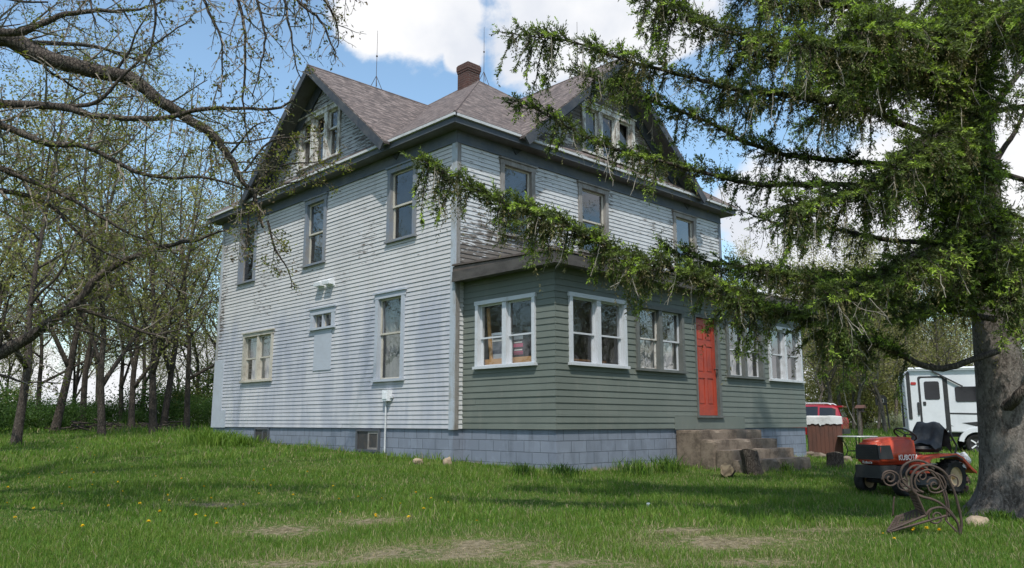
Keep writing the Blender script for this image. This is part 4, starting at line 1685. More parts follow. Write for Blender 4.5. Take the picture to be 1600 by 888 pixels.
# sprays in front of the gable and the upper wall
for pts in ([(395, 290, 9.55), (430, 262, 9.5), (480, 255, 9.5), (545, 262, 9.5)], [(380, 270, 9.5), (420, 225, 9.4), (470, 215, 9.4), (510, 222, 9.4)],
            [(405, 305, 9.6), (450, 285, 9.6), (500, 290, 9.6)], [(418, 345, 9.6), (430, 390, 9.6), (450, 420, 9.6), (460, 450, 9.6)], [(360, 240, 9.5), (400, 200, 9.4), (440, 195, 9.4)],
            [(400, 300, 9.6), (385, 350, 9.6), (380, 400, 9.6)]):
    stem(*pts, r0=.016, r1=.004, start=.1, gap=.11, length=.38, leaf=.85, wob=.01)
# boughs over the lawn, above and behind the view
rg = np.random.default_rng(5)
for i in range(9):
    az = YAW + rg.uniform(-1.2, 1.9)
    ln = rg.uniform(4, 7)
    b = LT + ZUP * rg.uniform(4.5, 9)
    dv = np.array([math.sin(az), math.cos(az), rg.uniform(.35, .7)])
    tw.limb([b, b + dv * ln * .35, b + dv * ln * .7, b + dv * ln + ZUP * -.4], .07, .015, .2, .35, 1.5, 3, 0, .5)
mb = MB()
mb.tube(smooth_line([LT - ZUP * .3, LT + (0, 0, .3), LT + ZUP * 3 + RT * .1, LT + ZUP * 6 + RT * .4, LT + ZUP * 10 + FH * .5, LT + ZUP * 12.5]), np.linspace(.34, .06, 31), 14)
mb.build('trunk', M['bark_grey'], lt, smooth=True)
tw.wood(M['bark_dark'], M['twig'], lt)
tw.leafmesh(5, .038, [(.16, .175, .030), (.13, .16, .028), (.19, .19, .045), (.15, .11, .07), (.13, .10, .07)], 'leaves', lt, .028)
print('maple segs', len(tw.seg[0]), 'leaves', len(tw.leafP) * 5)


# ------------------------------------------------------------------ woods behind
def woods_proto(name, seed, h, lean, forks, leafcols, leafsize, per, label, cat, group, bark, leaf=.7, maxlvl=3, spread=.20):
    root = empty(name, (0, 0, 0), label, cat, group)
    t = Twiggy(seed)
    rng = t.rng
    top = np.array([lean[0], lean[1], h])
    k0 = np.array([lean[0] * .25 + rng.normal(0, .2), lean[1] * .25 + rng.normal(0, .2), h * .33])
    line = smooth_line([(0, 0, -.3), k0 * .5 + rng.normal(0, .08, 3), k0, top * .66 + rng.normal(0, .25, 3), top], 6)
    rad = np.interp(np.linspace(0, 1, len(line)), [0, .1, .4, 1], [.0135 * h, .0098 * h, .0072 * h, .010])
    mb = MB()
    mb.tube(line, rad, 9)
    mb.build('trunk', bark, root, smooth=True)
    t.along(line, rad, .26, h * .034, h * .27, 1, maxlvl, -.03, .75, leaf=leaf)
    for f in range(forks):
        i = int(len(line) * rng.uniform(.2, .42))
        d = np.array([rng.normal(0, .5), rng.normal(0, .5), 1.0])
        e = line[i] + d * h * .28
        e2 = e + np.array([d[0] * .5, d[1] * .5, 1]) * h * .3
        l2 = smooth_line([line[i], line[i] + d * h * .12, e, e2], 5)
        r2 = np.linspace(rad[i] * .75, .015, len(l2))
        t.tubes.append((l2, r2))
        t.along(l2, r2, .15, h * .036, h * .24, 1, maxlvl, -.03, .75, leaf=leaf)
    t.seg[2] = [max(q, .006) for q in t.seg[2]]
    t.seg[3] = [max(q, .005) for q in t.seg[3]]
    t.wood(bark, M['twig'], root, 6)
    t.leafmesh(per, leafsize, leafcols, 'leaves', root, spread)
    print(name, seed, 'segs', len(t.seg[0]), 'leaves', len(t.leafP) * per)
    return root


OLV = [(.24, .25, .075), (.21, .22, .065), (.27, .265, .10), (.19, .19, .075)]
YEL = [(.27, .27, .09), (.24, .25, .09), (.21, .21, .10), (.26, .23, .11)]
GRN = [(.055, .11, .022), (.07, .13, .028), (.045, .09, .02)]
GL_ = 'slim trees of the wood beyond the lawn'
protos = [
    woods_proto('woodland_tree', 31, 11.5, (.8, .3), 1, OLV, .088, 4, 'slim dark trunk with a hazy olive crown in the wood left of the house', 'tree', GL_, M['bark_dark']),
    woods_proto('woodland_tree', 32, 10.0, (-1.0, .4), 2, OLV, .088, 4, 'slim dark trunk with a hazy olive crown in the wood left of the house', 'tree', GL_, M['bark_dark']),
    woods_proto('woodland_tree', 33, 12.5, (1.6, -.5), 1, OLV, .088, 4, 'slim dark trunk with a hazy olive crown in the wood left of the house', 'tree', GL_, M['bark_dark']),
    woods_proto('woodland_tree', 34, 9.0, (.3, .9), 2, YEL, .09, 5, 'pale yellow budding tree in the wood behind the camper', 'tree', 'pale budding trees behind the camper', M['bark_grey']),
    woods_proto('woodland_tree', 35, 8.0, (-.5, .2), 2, YEL, .09, 5, 'pale yellow budding tree in the wood behind the camper', 'tree', 'pale budding trees behind the camper', M['bark_grey']),
]
used = [False] * len(protos)


def plant(k, u, s, scale, rz, label=None, group=None, dz=0.0):
    p = CAM + FH * s + RT * s * (u - 800) / FPX * 1.0
    p[2] = ground(p[0], p[1]) + dz
    o = protos[k] if not used[k] else copy_tree(protos[k])
    used[k] = True
    o.location = p
    o.rotation_euler = (0, 0, rz)
    o.scale = (scale,) * 3
    o['label'] = label or (LAB_L if k < 3 else LAB_R)
    if label and not group:
        if 'group' in o:
            del o['group']
    else:
        o['group'] = GL_ if k < 3 else 'pale budding trees behind the camper'
    return o


LAB_L = 'slim dark trunk with a hazy olive crown in the wood left of the house'
LAB_R = 'pale yellow budding tree in the wood behind the camper'
rg = np.random.default_rng(77)
plant(0, 38, 20, .95, .4, 'stout dark trunk nearest the left edge of the lawn, before the shrubs')
plant(1, 172, 25, 1.15, 1.0, 'twin twisted dark trunks standing in the grass before the brush pile')
plant(2, 250, 27, 1.0, 2.2, 'slender leaning trunk between the brush pile and the house')
for u, s, k in [(-60, 24, 1), (-10, 33, 2), (70, 36, 0), (95, 29, 2), (118, 40, 1), (140, 34, 0), (200, 37, 2), (215, 31, 1), (228, 44, 0), (262, 36, 2), (300, 31, 0), (318, 41, 1), (340, 35, 2), (20, 46, 1), (165, 48, 2), (285, 48, 1),
                (365, 40, 0), (400, 46, 2), (-120, 30, 0), (-40, 42, 2), (50, 52, 0), (130, 56, 2), (240, 58, 1), (330, 56, 0)]:
    plant(k, u, s, rg.uniform(.85, 1.25), rg.uniform(0, 6.28))
for u, s in [(1285, 44), (1310, 52), (1335, 43), (1350, 58), (1375, 47), (1400, 62), (1425, 50), (1450, 57), (1480, 46), (1510, 60), (1250, 55), (1545, 50), (1590, 58), (1640, 48), (1300, 66), (1390, 70), (1700, 55), (1220, 64), (1180, 52), (1150, 60), (1460, 72), (1345, 75), (1560, 70), (1270, 50), (1325, 55), (1362, 52), (1388, 56), (1412, 44), (1440, 64), (1295, 58), (1340, 62), (1372, 68)]:
    plant(3 + int(rg.integers(0, 2)), u, s, rg.uniform(1.0, 1.5), rg.uniform(0, 6.28))


for (x, y, k, q, lb) in [(9, -12, 0, 1.0, ''), (13, -15, 2, 1.1, ''), (17, -17, 1, 1.2, ''), (22, -16, 0, 1.1, ''), (20, -24, 2, 1.2, ''), (26, -22, 1, 1.2, ''), (14, -21, 0, 1.0, ''),
                         (-10, 12, 1, 1.1, ''), (-14, 15, 0, 1.2, ''), (-17, 20, 2, 1.2, ''), (-20, 14, 1, 1.1, ''), (-12, 22, 0, 1.2, '')]:
    o = plant(k, 800, 20, q, rg.uniform(0, 6.28), 'slim yard tree outside the photograph, mirrored in the house windows', 'yard trees outside the view')
    o.location = (x, y, float(ground(x, y)))


# shrubs under the wood
def shrub_proto(name, seed, w, h, cols, n, size, label, cat, group, stems=9):
    root = empty(name, (0, 0, 0), label, cat, group)
    rng = np.random.default_rng(seed)
    sg = [[], [], [], []]
    for i in range(stems):
        a = rng.uniform(0, 6.28)
        q = np.array([math.cos(a) * .04, math.sin(a) * .04, -.1])
        e = np.array([math.cos(a) * w * rng.uniform(.1, .4), math.sin(a) * w * rng.uniform(.1, .4), h * rng.uniform(.5, .95)])
        for k in range(5):
            p0, p1 = q + (e - q) * k / 5, q + (e - q) * (k + 1) / 5
            sg[0].append(p0)
            sg[1].append(p1 + rng.normal(0, .02, 3))
            sg[2].append(.03 * (1 - k / 6))
            sg[3].append(.03 * (1 - (k + 1) / 6))
    mb = MB()
    mb.segs(*sg, n=4)
    mb.build('stems', M['bark_dark'], root)
    ncl = int(26 + w * 8)
    cc = np.stack([rng.normal(0, w * .24, ncl), rng.normal(0, w * .24, ncl), h * rng.uniform(.08, .95, ncl) ** .9], 1)
    sz = rng.uniform(.10, .24, ncl) * h
    g = rng.integers(0, ncl, n)
    P = cc[g] + rng.normal(0, 1, (n, 3)) * sz[g][:, None]
    P[:, 2] = np.abs(P[:, 2])
    D = nrm(rng.normal(0, 1, (n, 3)) + (0, 0, .3))
    N = nrm(np.cross(D, rng.normal(size=D.shape)))
    cols = np.array(cols)
    c = cols[rng.integers(0, len(cols), ncl)][g] * rng.uniform(.7, 1.3, (n, 1))
    ln = rng.uniform(.6, 1.4, n) * size
    mb = MB()
    mb.leaves(P, D, N, ln, ln * .55, c)
    mb.build('leaves', M['leaf'], root, colors=True)
    return root


sh = [shrub_proto('shrub', 41, 4.0, 2.3, GRN, 9000, .12, 'dense green shrub in the undergrowth below the wood left of the house', 'shrub', 'undergrowth shrubs below the wood'),
      shrub_proto('shrub', 42, 3.5, 1.6, GRN, 7000, .11, 'dense green shrub in the undergrowth below the wood left of the house', 'shrub', 'undergrowth shrubs below the wood'),
      shrub_proto('shrub', 43, 3.2, 3.0, GRN + OLV, 7000, .12, 'dense green shrub in the undergrowth below the wood left of the house', 'shrub', 'undergrowth shrubs below the wood')]
shu = [False] * 3


def bush(k, u, s, scale, label=None, sz=None):
    p = CAM + FH * s + RT * s * (u - 800) / FPX
    p[2] = ground(p[0], p[1]) - .02
    o = sh[k] if not shu[k] else copy_tree(sh[k])
    shu[k] = True
    o.location = p
    o.rotation_euler = (0, 0, rg.uniform(0, 6.28))
    o.scale = (scale, scale, sz or scale)
    if label:
        o['label'] = label
        del o['group']
    return o


for u, s, k, q in [(-40, 27, 0, 1), (15, 33, 0, 1.0), (55, 31, 1, 1.0), (85, 38, 0, .9), (110, 33, 1, .9), (150, 41, 1, 1.0), (190, 38, 0, .8), (220, 36, 1, 1.0), (255, 39, 0, 1.0), (285, 40, 2, .9), (315, 37, 0, 1.0), (340, 42, 2, 1.1),
                   (365, 45, 0, 1.2), (-100, 34, 2, 1), (125, 46, 0, .9), (30, 42, 2, 1.1)]:
    qq = q * rg.uniform(.45, 1.0)
    bush(k, u, s, qq, sz=qq * rg.uniform(.6, 1.0))
yb = shrub_proto('hedge_bush', 44, 4.2, 3.6, YEL + OLV, 7000, .13, 'tall pale twiggy bush at the foot of the wood behind the camper', 'bush', 'pale bushes behind the camper', 26)
for i, (u, s) in enumerate([(1290, 60), (1330, 66), (1370, 62), (1440, 66), (1500, 64), (1560, 62), (1260, 64), (1310, 72), (1410, 74), (1470, 60), (1350, 58)]):
    o = yb if i == 0 else copy_tree(yb)
    p = CAM + FH * s + RT * s * (u - 800) / FPX
    p[2] = ground(p[0], p[1]) - .02
    o.location = p
    o.rotation_euler = (0, 0, rg.uniform(0, 6.28))
    q = rg.uniform(.9, 1.4)
    o.scale = (q, q, q)
# ------------------------------------------------------------------ grass
def build_grass():
    rng = np.random.default_rng(9)
    mb = MB()

    def patchy(x, y):
        return (np.sin(x * .9 + 1.3 * np.sin(y * .7)) * np.cos(y * 1.1 + 1.7 * np.sin(x * .6)) + .6 * np.sin(x * 2.3 + y * 1.9 + 1.5 * np.sin(y * 2.1))) / 1.6 + .35 * np.sin(x * 7.3 + 2 * np.sin(y * 5.1)) * np.sin(y * 8.7 + 2 * np.sin(x * 6.3))

    for (s0, s1, n, bw, bh) in ((3.0, 8.5, 210000, .0046, .070), (8.5, 15, 200000, .0075, .082), (15, 26, 120000, .014, .10), (26, 52, 80000, .03, .14)):
        # even over the ground seen, with a margin either side
        s = np.sqrt(rng.uniform(s0 ** 2, s1 ** 2, n))
        r = s * rng.uniform(-1.05, 1.05, n)
        x = CAM[0] + FH[0] * s + RT[0] * r
        y = CAM[1] + FH[1] * s + RT[1] * r
        ok = ~((x > -.01) & (x < HW + .02) & (y > -.01) & (y < HL + .02))
        ok &= ~((x > PX0) & (x < PX1) & (y > -PD) & (y < .02))
        ok &= ~((x > 3.8) & (x < 6.1) & (y > -PD - 1.0) & (y < -PD + .1))
        b = bareness(x, y)
        pt = patchy(x, y)
        ok &= rng.random(n) > np.clip(b * 1.1, 0, .80) + .12 * (pt < -.3)
        x, y, b, pt, s = x[ok], y[ok], b[ok], pt[ok], s[ok]
        n = len(x)
        z = ground(x, y)
        near_wall = np.minimum(np.maximum(np.maximum(-x, -y), 0), np.maximum(np.maximum(PX0 - x, -PD - y), np.maximum(x - PX1, 0)))
        tall = np.exp(-np.maximum(near_wall, 0) / .22)
        h = bh * rng.uniform(.45, 1.25, n) * np.clip(1 + .55 * pt, .35, 2) * (1 - .75 * np.clip(b * 1.6, 0, 1)) * (1 + 1.3 * tall * rng.random(n))
        h = np.maximum(h, .02)
        a = rng.uniform(0, 2 * math.pi, n)
        lean = rng.uniform(.1, .75, n) * h * (1 + 1.2 * b)
        dx, dy = np.cos(a), np.sin(a)
        wa = rng.uniform(0, math.pi, n)
        wx, wy = np.cos(wa) * bw / 2, np.sin(wa) * bw / 2
        P = np.stack([x, y, z - .005], 1)
        W = np.stack([wx, wy, np.zeros(n)], 1)
        m1 = P + np.stack([dx * lean * .35, dy * lean * .35, h * .55], 1)
        tip = P + np.stack([dx * lean, dy * lean, h * (1 - .25 * lean / h)], 1)
        V = np.stack([P - W, P + W, m1 + W * .8, m1 - W * .8, tip], 1)
        c0 = np.array([.062, .138, .018])
        c1 = np.array([.122, .218, .028])
        c2 = np.array([.20, .265, .056])
        c3 = np.array([.37, .315, .19])
        t = np.clip(.5 + .45 * pt + rng.normal(0, .22, n), 0, 1)[:, None]
        c = c0 * (1 - t) + c1 * t
        k = (rng.random(n) < .16 + .12 * (pt > .2))[:, None]
        c = np.where(k, c2 * rng.uniform(.7, 1.1, (n, 1)), c)
        k = (rng.random(n) < .07 + .10 * (pt < -.2) + .85 * np.clip(b * 2.2, 0, 1))[:, None]
        c = np.where(k, c3 * rng.uniform(.6, 1.1, (n, 1)), c)
        c = c * rng.uniform(.8, 1.2, (n, 1))
        V = V.reshape(-1, 3)
        C = np.repeat(c, 5, 0)
        i = np.arange(n)[:, None] * 5
        base = mb.n
        mb.add(V, i + np.array([[0, 1, 2, 3]]), C)
        mb.f.append(i + np.array([[3, 2, 4]]) + base)
        mb.m.append(np.zeros(n))
    # dry thatch and straw lying on and round the worn spots
    n = 60000
    s = np.sqrt(rng.uniform(4.0 ** 2, 13 ** 2, n))
    r = s * rng.uniform(-.72, .72, n)
    x = CAM[0] + FH[0] * s + RT[0] * r
    y = CAM[1] + FH[1] * s + RT[1] * r
    ok = rng.random(n) < np.clip(bareness(x, y) * 1.6, .03, .9)
    x, y = x[ok], y[ok]
    n = len(x)
    a = rng.uniform(0, 6.28, n)
    L = rng.uniform(.02, .075, n)
    w = rng.uniform(.0015, .004, n)
    z = ground(x, y) + rng.uniform(.003, .02, n)
    d = np.stack([np.cos(a), np.sin(a), rng.normal(0, .15, n)], 1)
    q = np.stack([-np.sin(a), np.cos(a), np.zeros(n)], 1)
    P = np.stack([x, y, z], 1)
    mb.leaves(P, d, q, L, w * 2, np.array([.42, .35, .22]) * rng.uniform(.45, 1.25, (n, 1)))
    o = mb.build('grass', M['grass'], colors=True)
    tag(o, 'spring grass of uneven height covering the lawn', 'grass', kind='stuff')


build_grass()


def weed(name, p, n, h, w, cols, label, cat='weeds', group=None, bw=.012, seed=0):
    rng = np.random.default_rng(seed)
    a = rng.uniform(0, 6.28, n)
    q = rng.normal(0, w * .4, (n, 2))
    P = np.stack([p[0] + q[:, 0], p[1] + q[:, 1], ground(p[0] + q[:, 0], p[1] + q[:, 1]) - .01], 1)
    hh = h * rng.uniform(.45, 1.1, n)
    le = hh * rng.uniform(.1, .7, n)
    wa = rng.uniform(0, 3.14, n)
    W = np.stack([np.cos(wa) * bw / 2, np.sin(wa) * bw / 2, np.zeros(n)], 1)
    d = np.stack([np.cos(a), np.sin(a), np.zeros(n)], 1)
    up = np.array([0, 0, 1.0])
    m1 = P + d * (le * .4)[:, None] + up * (hh * .6)[:, None]
    tip = P + d * le[:, None] + up * (hh * .92)[:, None]
    cols = np.array(cols)
    c = cols[rng.integers(0, len(cols), n)] * rng.uniform(.75, 1.25, (n, 1))
    V = np.stack([P - W * .6, P + W * .6, m1 + W, m1 - W, tip], 1).reshape(-1, 3)
    mb = MB()
    i = np.arange(n)[:, None] * 5
    mb.add(V, i + np.array([[0, 1, 2, 3]]), np.repeat(c, 5, 0))
    mb.f.append(i + np.array([[3, 2, 4]]))
    mb.m.append(np.zeros(n))
    o = mb.build(name, M['grass'], colors=True)
    return tag(o, label, cat, group)


BR = [(.11, .20, .025), (.15, .23, .04), (.09, .17, .02)]
DK = [(.03, .075, .014), (.045, .095, .018), (.06, .11, .02)]
weed('weed_clump', gp(350, 695) + np.array([-.35, -.2, 0]), 900, .42, .8, BR, 'bright green leafy clump at the far low corner of the pale wall', seed=1, bw=.022)
weed('weed_clump', gp(390, 697) + np.array([-.25, -.1, 0]), 350, .30, .34, BR, 'bright green tuft between the leafy clump and the basement window', seed=2, bw=.02)
weed('grass_tuft', gp(878, 745) + np.array([-.1, -.1, 0]), 170, .26, .32, DK, 'dark broad-leaved tuft at the near corner of the porch foundation', seed=3, bw=.02)
weed('grass_tuft', gp(822, 744) + np.array([-.1, -.05, 0]), 130, .26, .25, DK, 'dark tuft against the left side of the porch foundation', seed=4, bw=.016)
weed('grass_tuft', gp(985, 742) + np.array([0, -.1, 0]), 260, .33, .4, DK + BR, 'tall grass tuft under the second porch window', seed=5)
weed('grass_tuft', gp(1035, 738) + np.array([0, -.1, 0]), 260, .36, .4, DK + BR, 'tall grass tuft left of the concrete steps', seed=6)
weed('grass_tuft', gp(1225, 738) + np.array([0, 0, 0]), 220, .26, .26, DK + BR, 'grass tuft right of the standing log', seed=7)
weed('grass_tuft', gp(1560, 815) + np.array([0, 0, 0]), 320, .16, .18, DK + BR, 'grass tuft at the foot of the spruce trunk', seed=8)

# dandelions
mY, k, b = newmat('dandelion_yellow', .6, .2)
b.inputs['Base Color'].default_value = (.75, .50, .015, 1)
mS, k, b = newmat('dandelion_stalk', .6, .2)
b.inputs['Base Color'].default_value = (.08, .15, .03, 1)
mb = MB()
mb.tube([(0, 0, -.02), (.004, .002, .05), (.0, .004, .088)], .0022, 5, mi=1)
rd = np.random.default_rng(2)
na = 46
a = rd.uniform(0, 6.28, na)
el = rd.uniform(.0, 1.2, na)
D = np.stack([np.cos(a) * np.cos(el), np.sin(a) * np.cos(el), np.sin(el)], 1)
mb.leaves(np.tile([(0, .004, .088)], (na, 1)), D, nrm(np.cross(D, (0.1, 0, 1))), .020, .008)
dan = mb.build('dandelion', [mY, mS])
tag(dan, 'small yellow dandelion flower in the grass', 'flower', 'dandelions scattered over the lawn')
px = [(30, 730), (62, 745), (140, 760), (95, 790), (170, 795), (190, 770), (20, 815), (130, 830), (285, 750), (245, 745), (215, 795), (350, 800), (410, 735), (480, 740), (520, 760), (10, 768), (8, 790), (52, 800), (80, 773), (75, 720), (108, 765), (112, 752), (98, 740), (150, 713), (147, 742), (228, 822), (250, 812), (262, 775), (264, 782), (300, 785), (305, 809), (321, 808), (331, 784), (340, 823), (317, 763), (379, 792), (395, 757), (405, 774),
      (422, 762), (456, 777), (530, 783), (530, 805), (563, 782), (585, 815), (584, 811), (597, 782), (624, 790), (648, 776), (660, 801), (675, 782), (700, 787), (1382, 838), (1428, 833), (1432, 838), (1448, 836), (1475, 843), (1395, 845), (46, 742), (20, 706), (205, 730), (120, 700), (183, 757), (640, 812), (745, 816), (505, 745)]
for i, (u, v) in enumerate(px):
    o = dan if i == 0 else dan.copy()
    if i:
        COL.objects.link(o)
    p = gp(u, v + 6)
    o.location = p
    q = rd.uniform(.7, 1.25)
    o.scale = (q, q, q * rd.uniform(.7, 1.1))
    o.rotation_euler = (rd.uniform(-.3, .3), rd.uniform(-.3, .3), rd.uniform(0, 6))

mb = MB()
p = gp(1013, 794)
mb.lathe([(0, -.02), (.016, -.016), (.023, 0), (.016, .016), (0, .02)], Matrix.Translation(Vector(p + ZUP * .045)), 14)
mb.tube([p - ZUP * .01, p + ZUP * .03], .003, 5)
tag(mb.build('dandelion_clock', M['white_plastic'], smooth=True), 'round white seed head standing alone in the middle of the front lawn', 'flower')


# ------------------------------------------------------------------ stones, logs
def stone(name, p, sx, sy, sz, label, seed, mat='stone', cat='stone', sink=.25, group=None):
    rng = np.random.default_rng(seed)
    import bmesh
    bm = bmesh.new()
    bmesh.ops.create_icosphere(bm, subdivisions=3, radius=1)
    ph = rng.uniform(0, 6, 9)
    for v in bm.verts:
        c = np.array(v.co)
        f = 1 + .16 * math.sin(c[0] * 2.7 + ph[0]) * math.sin(c[1] * 2.3 + ph[1]) + .12 * math.sin(c[2] * 3.5 + ph[2] + c[0] * 2) + .06 * math.sin(c[1] * 7 + ph[3]) * math.sin(c[0] * 6 + ph[4])
        f += .05 * math.sin(c[0] * 13 + ph[5]) * math.sin(c[1] * 11 + ph[6]) + .04 * math.sin(c[2] * 15 + ph[7])
        c = np.sign(c) * np.abs(c) ** .72 * f
        v.co = (c[0] * sx, c[1] * sy, c[2] * sz)
    me = bpy.data.meshes.new(name)
    bm.to_mesh(me)
    bm.free()
    me.materials.append(M[mat])
    me.polygons.foreach_set('use_smooth', np.ones(len(me.polygons), bool))
    o = bpy.data.objects.new(name, me)
    COL.objects.link(o)
    o.location = (p[0], p[1], p[2] + sz * (1 - sink * 2))
    o.rotation_euler = (rng.uniform(-.2, .2), rng.uniform(-.2, .2), rng.uniform(0, 6))
    return tag(o, label, cat, group)


stone('stone', gp(1527, 822), .10, .09, .07, 'small tan stone on the grass left of the spruce roots', 1)
stone('stone', gp(1592, 808), .17, .12, .09, 'larger pale stone against the spruce roots at the right edge', 2)
stone('stone', gp(655, 725) + np.array([-.02, 0, 0]), .11, .06, .06, 'flat tan stone at the foot of the pale wall near the conduit', 3)
stone('stone', gp(700, 727) + np.array([-.03, -.03, 0]), .07, .06, .09, 'upright tan stone at the corner of the blue foundation', 4)
stone('stone', gp(1280, 716), .22, .16, .08, 'grey rubble stone between the steps and the stump', 5, 'concrete')
stone('stone', gp(1262, 712), .20, .13, .07, 'low grey rubble slab beside the porch corner', 6, 'concrete')
stone('stone', gp(1325, 722), .12, .10, .08, 'small grey stone right of the cut stump', 7, 'concrete')
stone('brick_lump', gp(1497, 770), .14, .10, .11, 'dark red broken brick between the mower and the spruce', 8, 'brick', 'brick')
stone('brick_lump', gp(1506, 756), .13, .10, .10, 'upper dark red brick behind the broken one by the spruce', 9, 'brick', 'brick')


def log(name, p, r, h, label, lean=(0, 0), seed=1, flat=None):
    rng = np.random.default_rng(seed)
    root = empty(name, p, label, 'log')
    n = 28
    th = np.arange(n) * 2 * math.pi / n
    wob = 1 + .08 * np.sin(3 * th + rng.uniform(0, 6)) + .06 * np.sin(7 * th + rng.uniform(0, 6))
    rows = []
    ax = np.array([lean[0], lean[1], 1.0])
    for t in np.linspace(-.08, 1, 9):
        rr = r * wob * (1.10 - .12 * t + .03 * math.sin(t * 9))
        rows.append(np.stack([rr * np.cos(th) + ax[0] * h * t, rr * np.sin(th) + ax[1] * h * t, np.full(n, h * t) + (.02 * np.sin(th * 2 + 1) if t > .99 else 0)], 1))
    V = np.concatenate(rows)
    i = np.arange(8)[:, None] * n
    j = np.arange(n)[None]
    F = np.stack([i + j, i + (j + 1) % n, i + n + (j + 1) % n, i + n + j], -1).reshape(-1, 4)
    mb = MB()
    mb.add(V + p, F)
    a = mb.build('bark', M['bark_dark'], root, smooth=True)
    mb = MB()
    mb.add(rows[-1] + p, [list(range(n))])
    mb.add(rows[0] + p, [list(range(n))[::-1]])
    b_ = mb.build('cut_end', wood_end(name + '_end', (.30, .23, .15), (.17, .125, .085)), root)
    if flat is not None:
        for o in (a, b_):
            for v in o.data.vertices:
                v.co = flat @ v.co
    return root


log('log', gp(1178, 741), .15, .44, 'upright split log standing in front of the concrete steps', lean=(-.16, .12), seed=1)
p = gp(1137, 746)
fl = Matrix.Translation((0, 0, .11)) @ Matrix.Rotation(YAW * -1 - .30, 4, 'Z') @ Matrix.Rotation(R_(82), 4, 'X')
log('log', p, .115, .22, 'round log lying with its pale sawn end towards the lawn', seed=2, flat=fl)
log('log', gp(1306, 730), .17, .30, 'low cut stump standing between the steps and the patio table', seed=3)

# ------------------------------------------------------------------ concrete steps at the red door
st = empty('concrete_steps', (4.9, -PD - .5, -.75), 'crumbling brown concrete steps leading up to the red door', 'steps')
X0, X1 = 3.70, 6.08
tops = [-.03, -.21, -.40, -.58]
for i, zt in enumerate(tops):
    import bmesh
    y1 = -PD - .012 - (.0 if i == 0 else .55 + (i - 1) * .34)
    y0 = -PD - .012 - (.55 + i * .34)
    x0, x1 = X0 + .0015 * i, X1 + .03 * i
    bm = bmesh.new()
    lo, hi = np.array([x0, y0, -1.35]), np.array([x1, y1, zt])
    nn = np.maximum(2, ((hi - lo) / .055).astype(int))
    idx = {}
    for a_ in range(3):
        b_, c_ = (a_ + 1) % 3, (a_ + 2) % 3
        for side in (0, 1):
            for p_ in range(nn[b_]):
                for q_ in range(nn[c_]):
                    vs = []
                    for (dp, dq) in ((0, 0), (1, 0), (1, 1), (0, 1)):
                        key = [0, 0, 0]
                        key[a_], key[b_], key[c_] = side * nn[a_], p_ + dp, q_ + dq
                        key = tuple(int(z_) for z_ in key)
                        if key not in idx:
                            w_ = lo + (hi - lo) * np.array(key) / nn
                            # rounded, chipped arrises
                            onb = [(k_ == 0) or (k_ == n_) for k_, n_ in zip(key, nn)]
                            m_ = (lo + hi) / 2
                            ch = .5 + .5 * math.sin(w_[0] * 8.3 + i * 2) * math.sin(w_[0] * 3.1 + w_[1] * 7 + i)
                            if sum(onb) >= 2:
                                sg_ = np.sign(m_ - w_)
                                w_ = w_ + sg_ * np.array([float(o_) for o_ in onb]) * (.005 + .03 * ch ** 4)
                            f_ = math.sin(w_[0] * 9 + i * 3) * math.sin(w_[1] * 11 + 1) + math.sin(w_[2] * 13 + i + w_[0] * 4) * math.sin(w_[0] * 17) + .6 * math.sin(w_[0] * 31 + w_[2] * 27) * math.sin(w_[1] * 29)
                            w_ = w_ + unit(w_ - m_) * f_ * .0038
                            idx[key] = bm.verts.new(w_)
                        vs.append(idx[key])
                    bm.faces.new(vs if side else vs[::-1])
    bmesh.ops.recalc_face_normals(bm, faces=bm.faces)
    me = bpy.data.meshes.new('step')
    bm.to_mesh(me)
    bm.free()
    me.materials.append(M['concrete'])
    o = bpy.data.objects.new('step', me)
    COL.objects.link(o)
    me.transform(Matrix.Translation(-Vector(st.location)))
    o.parent = st

# ------------------------------------------------------------------ things seen through the porch glass
def crate_box(name, F, a0, a1, z0, z1, n0, n1, mats, label, cat):
    mb = MB()
    fbox(mb, F, a0, a1, z0, z1, n0, n1)
    fbox(mb, F, a0 + .03, a1 - .03, z0 + (z1 - z0) * .18, z0 + (z1 - z0) * .66, n1 + .001, n1 + .004, 1)
    fbox(mb, F, a0 + .05, a1 - .05, z0 + (z1 - z0) * .74, z0 + (z1 - z0) * .9, n1 + .001, n1 + .004, 2)
    o = mb.build(name, mats)
    return tag(o, label, cat)


def plain(name, c, rough=.6):
    m, k, b = newmat(name, rough, .3)
    v = k.noise(k.pos(), 5, 4, .6)
    k.link(k.mix(v, tuple(q * .85 for q in c), tuple(min(1, q * 1.12) for q in c)), b.inputs['Base Color'])
    return m


card_w, card_g, card_p, card_d = plain('white_card', (.62, .63, .64)), plain('printed_grey', (.10, .12, .15)), plain('printed_pink', (.45, .10, .18)), plain('printed_dark', (.05, .05, .06))
pine = plain('pine_wood', (.42, .24, .10))


def inbox(u0, u1, v0, v1, out):
    q = [onwall(FPL, u, v, out) for u, v in ((u0, v0), (u1, v1))]
    return min(q[0][0], q[1][0]), max(q[0][0], q[1][0]), min(q[0][1], q[1][1]), max(q[0][1], q[1][1])


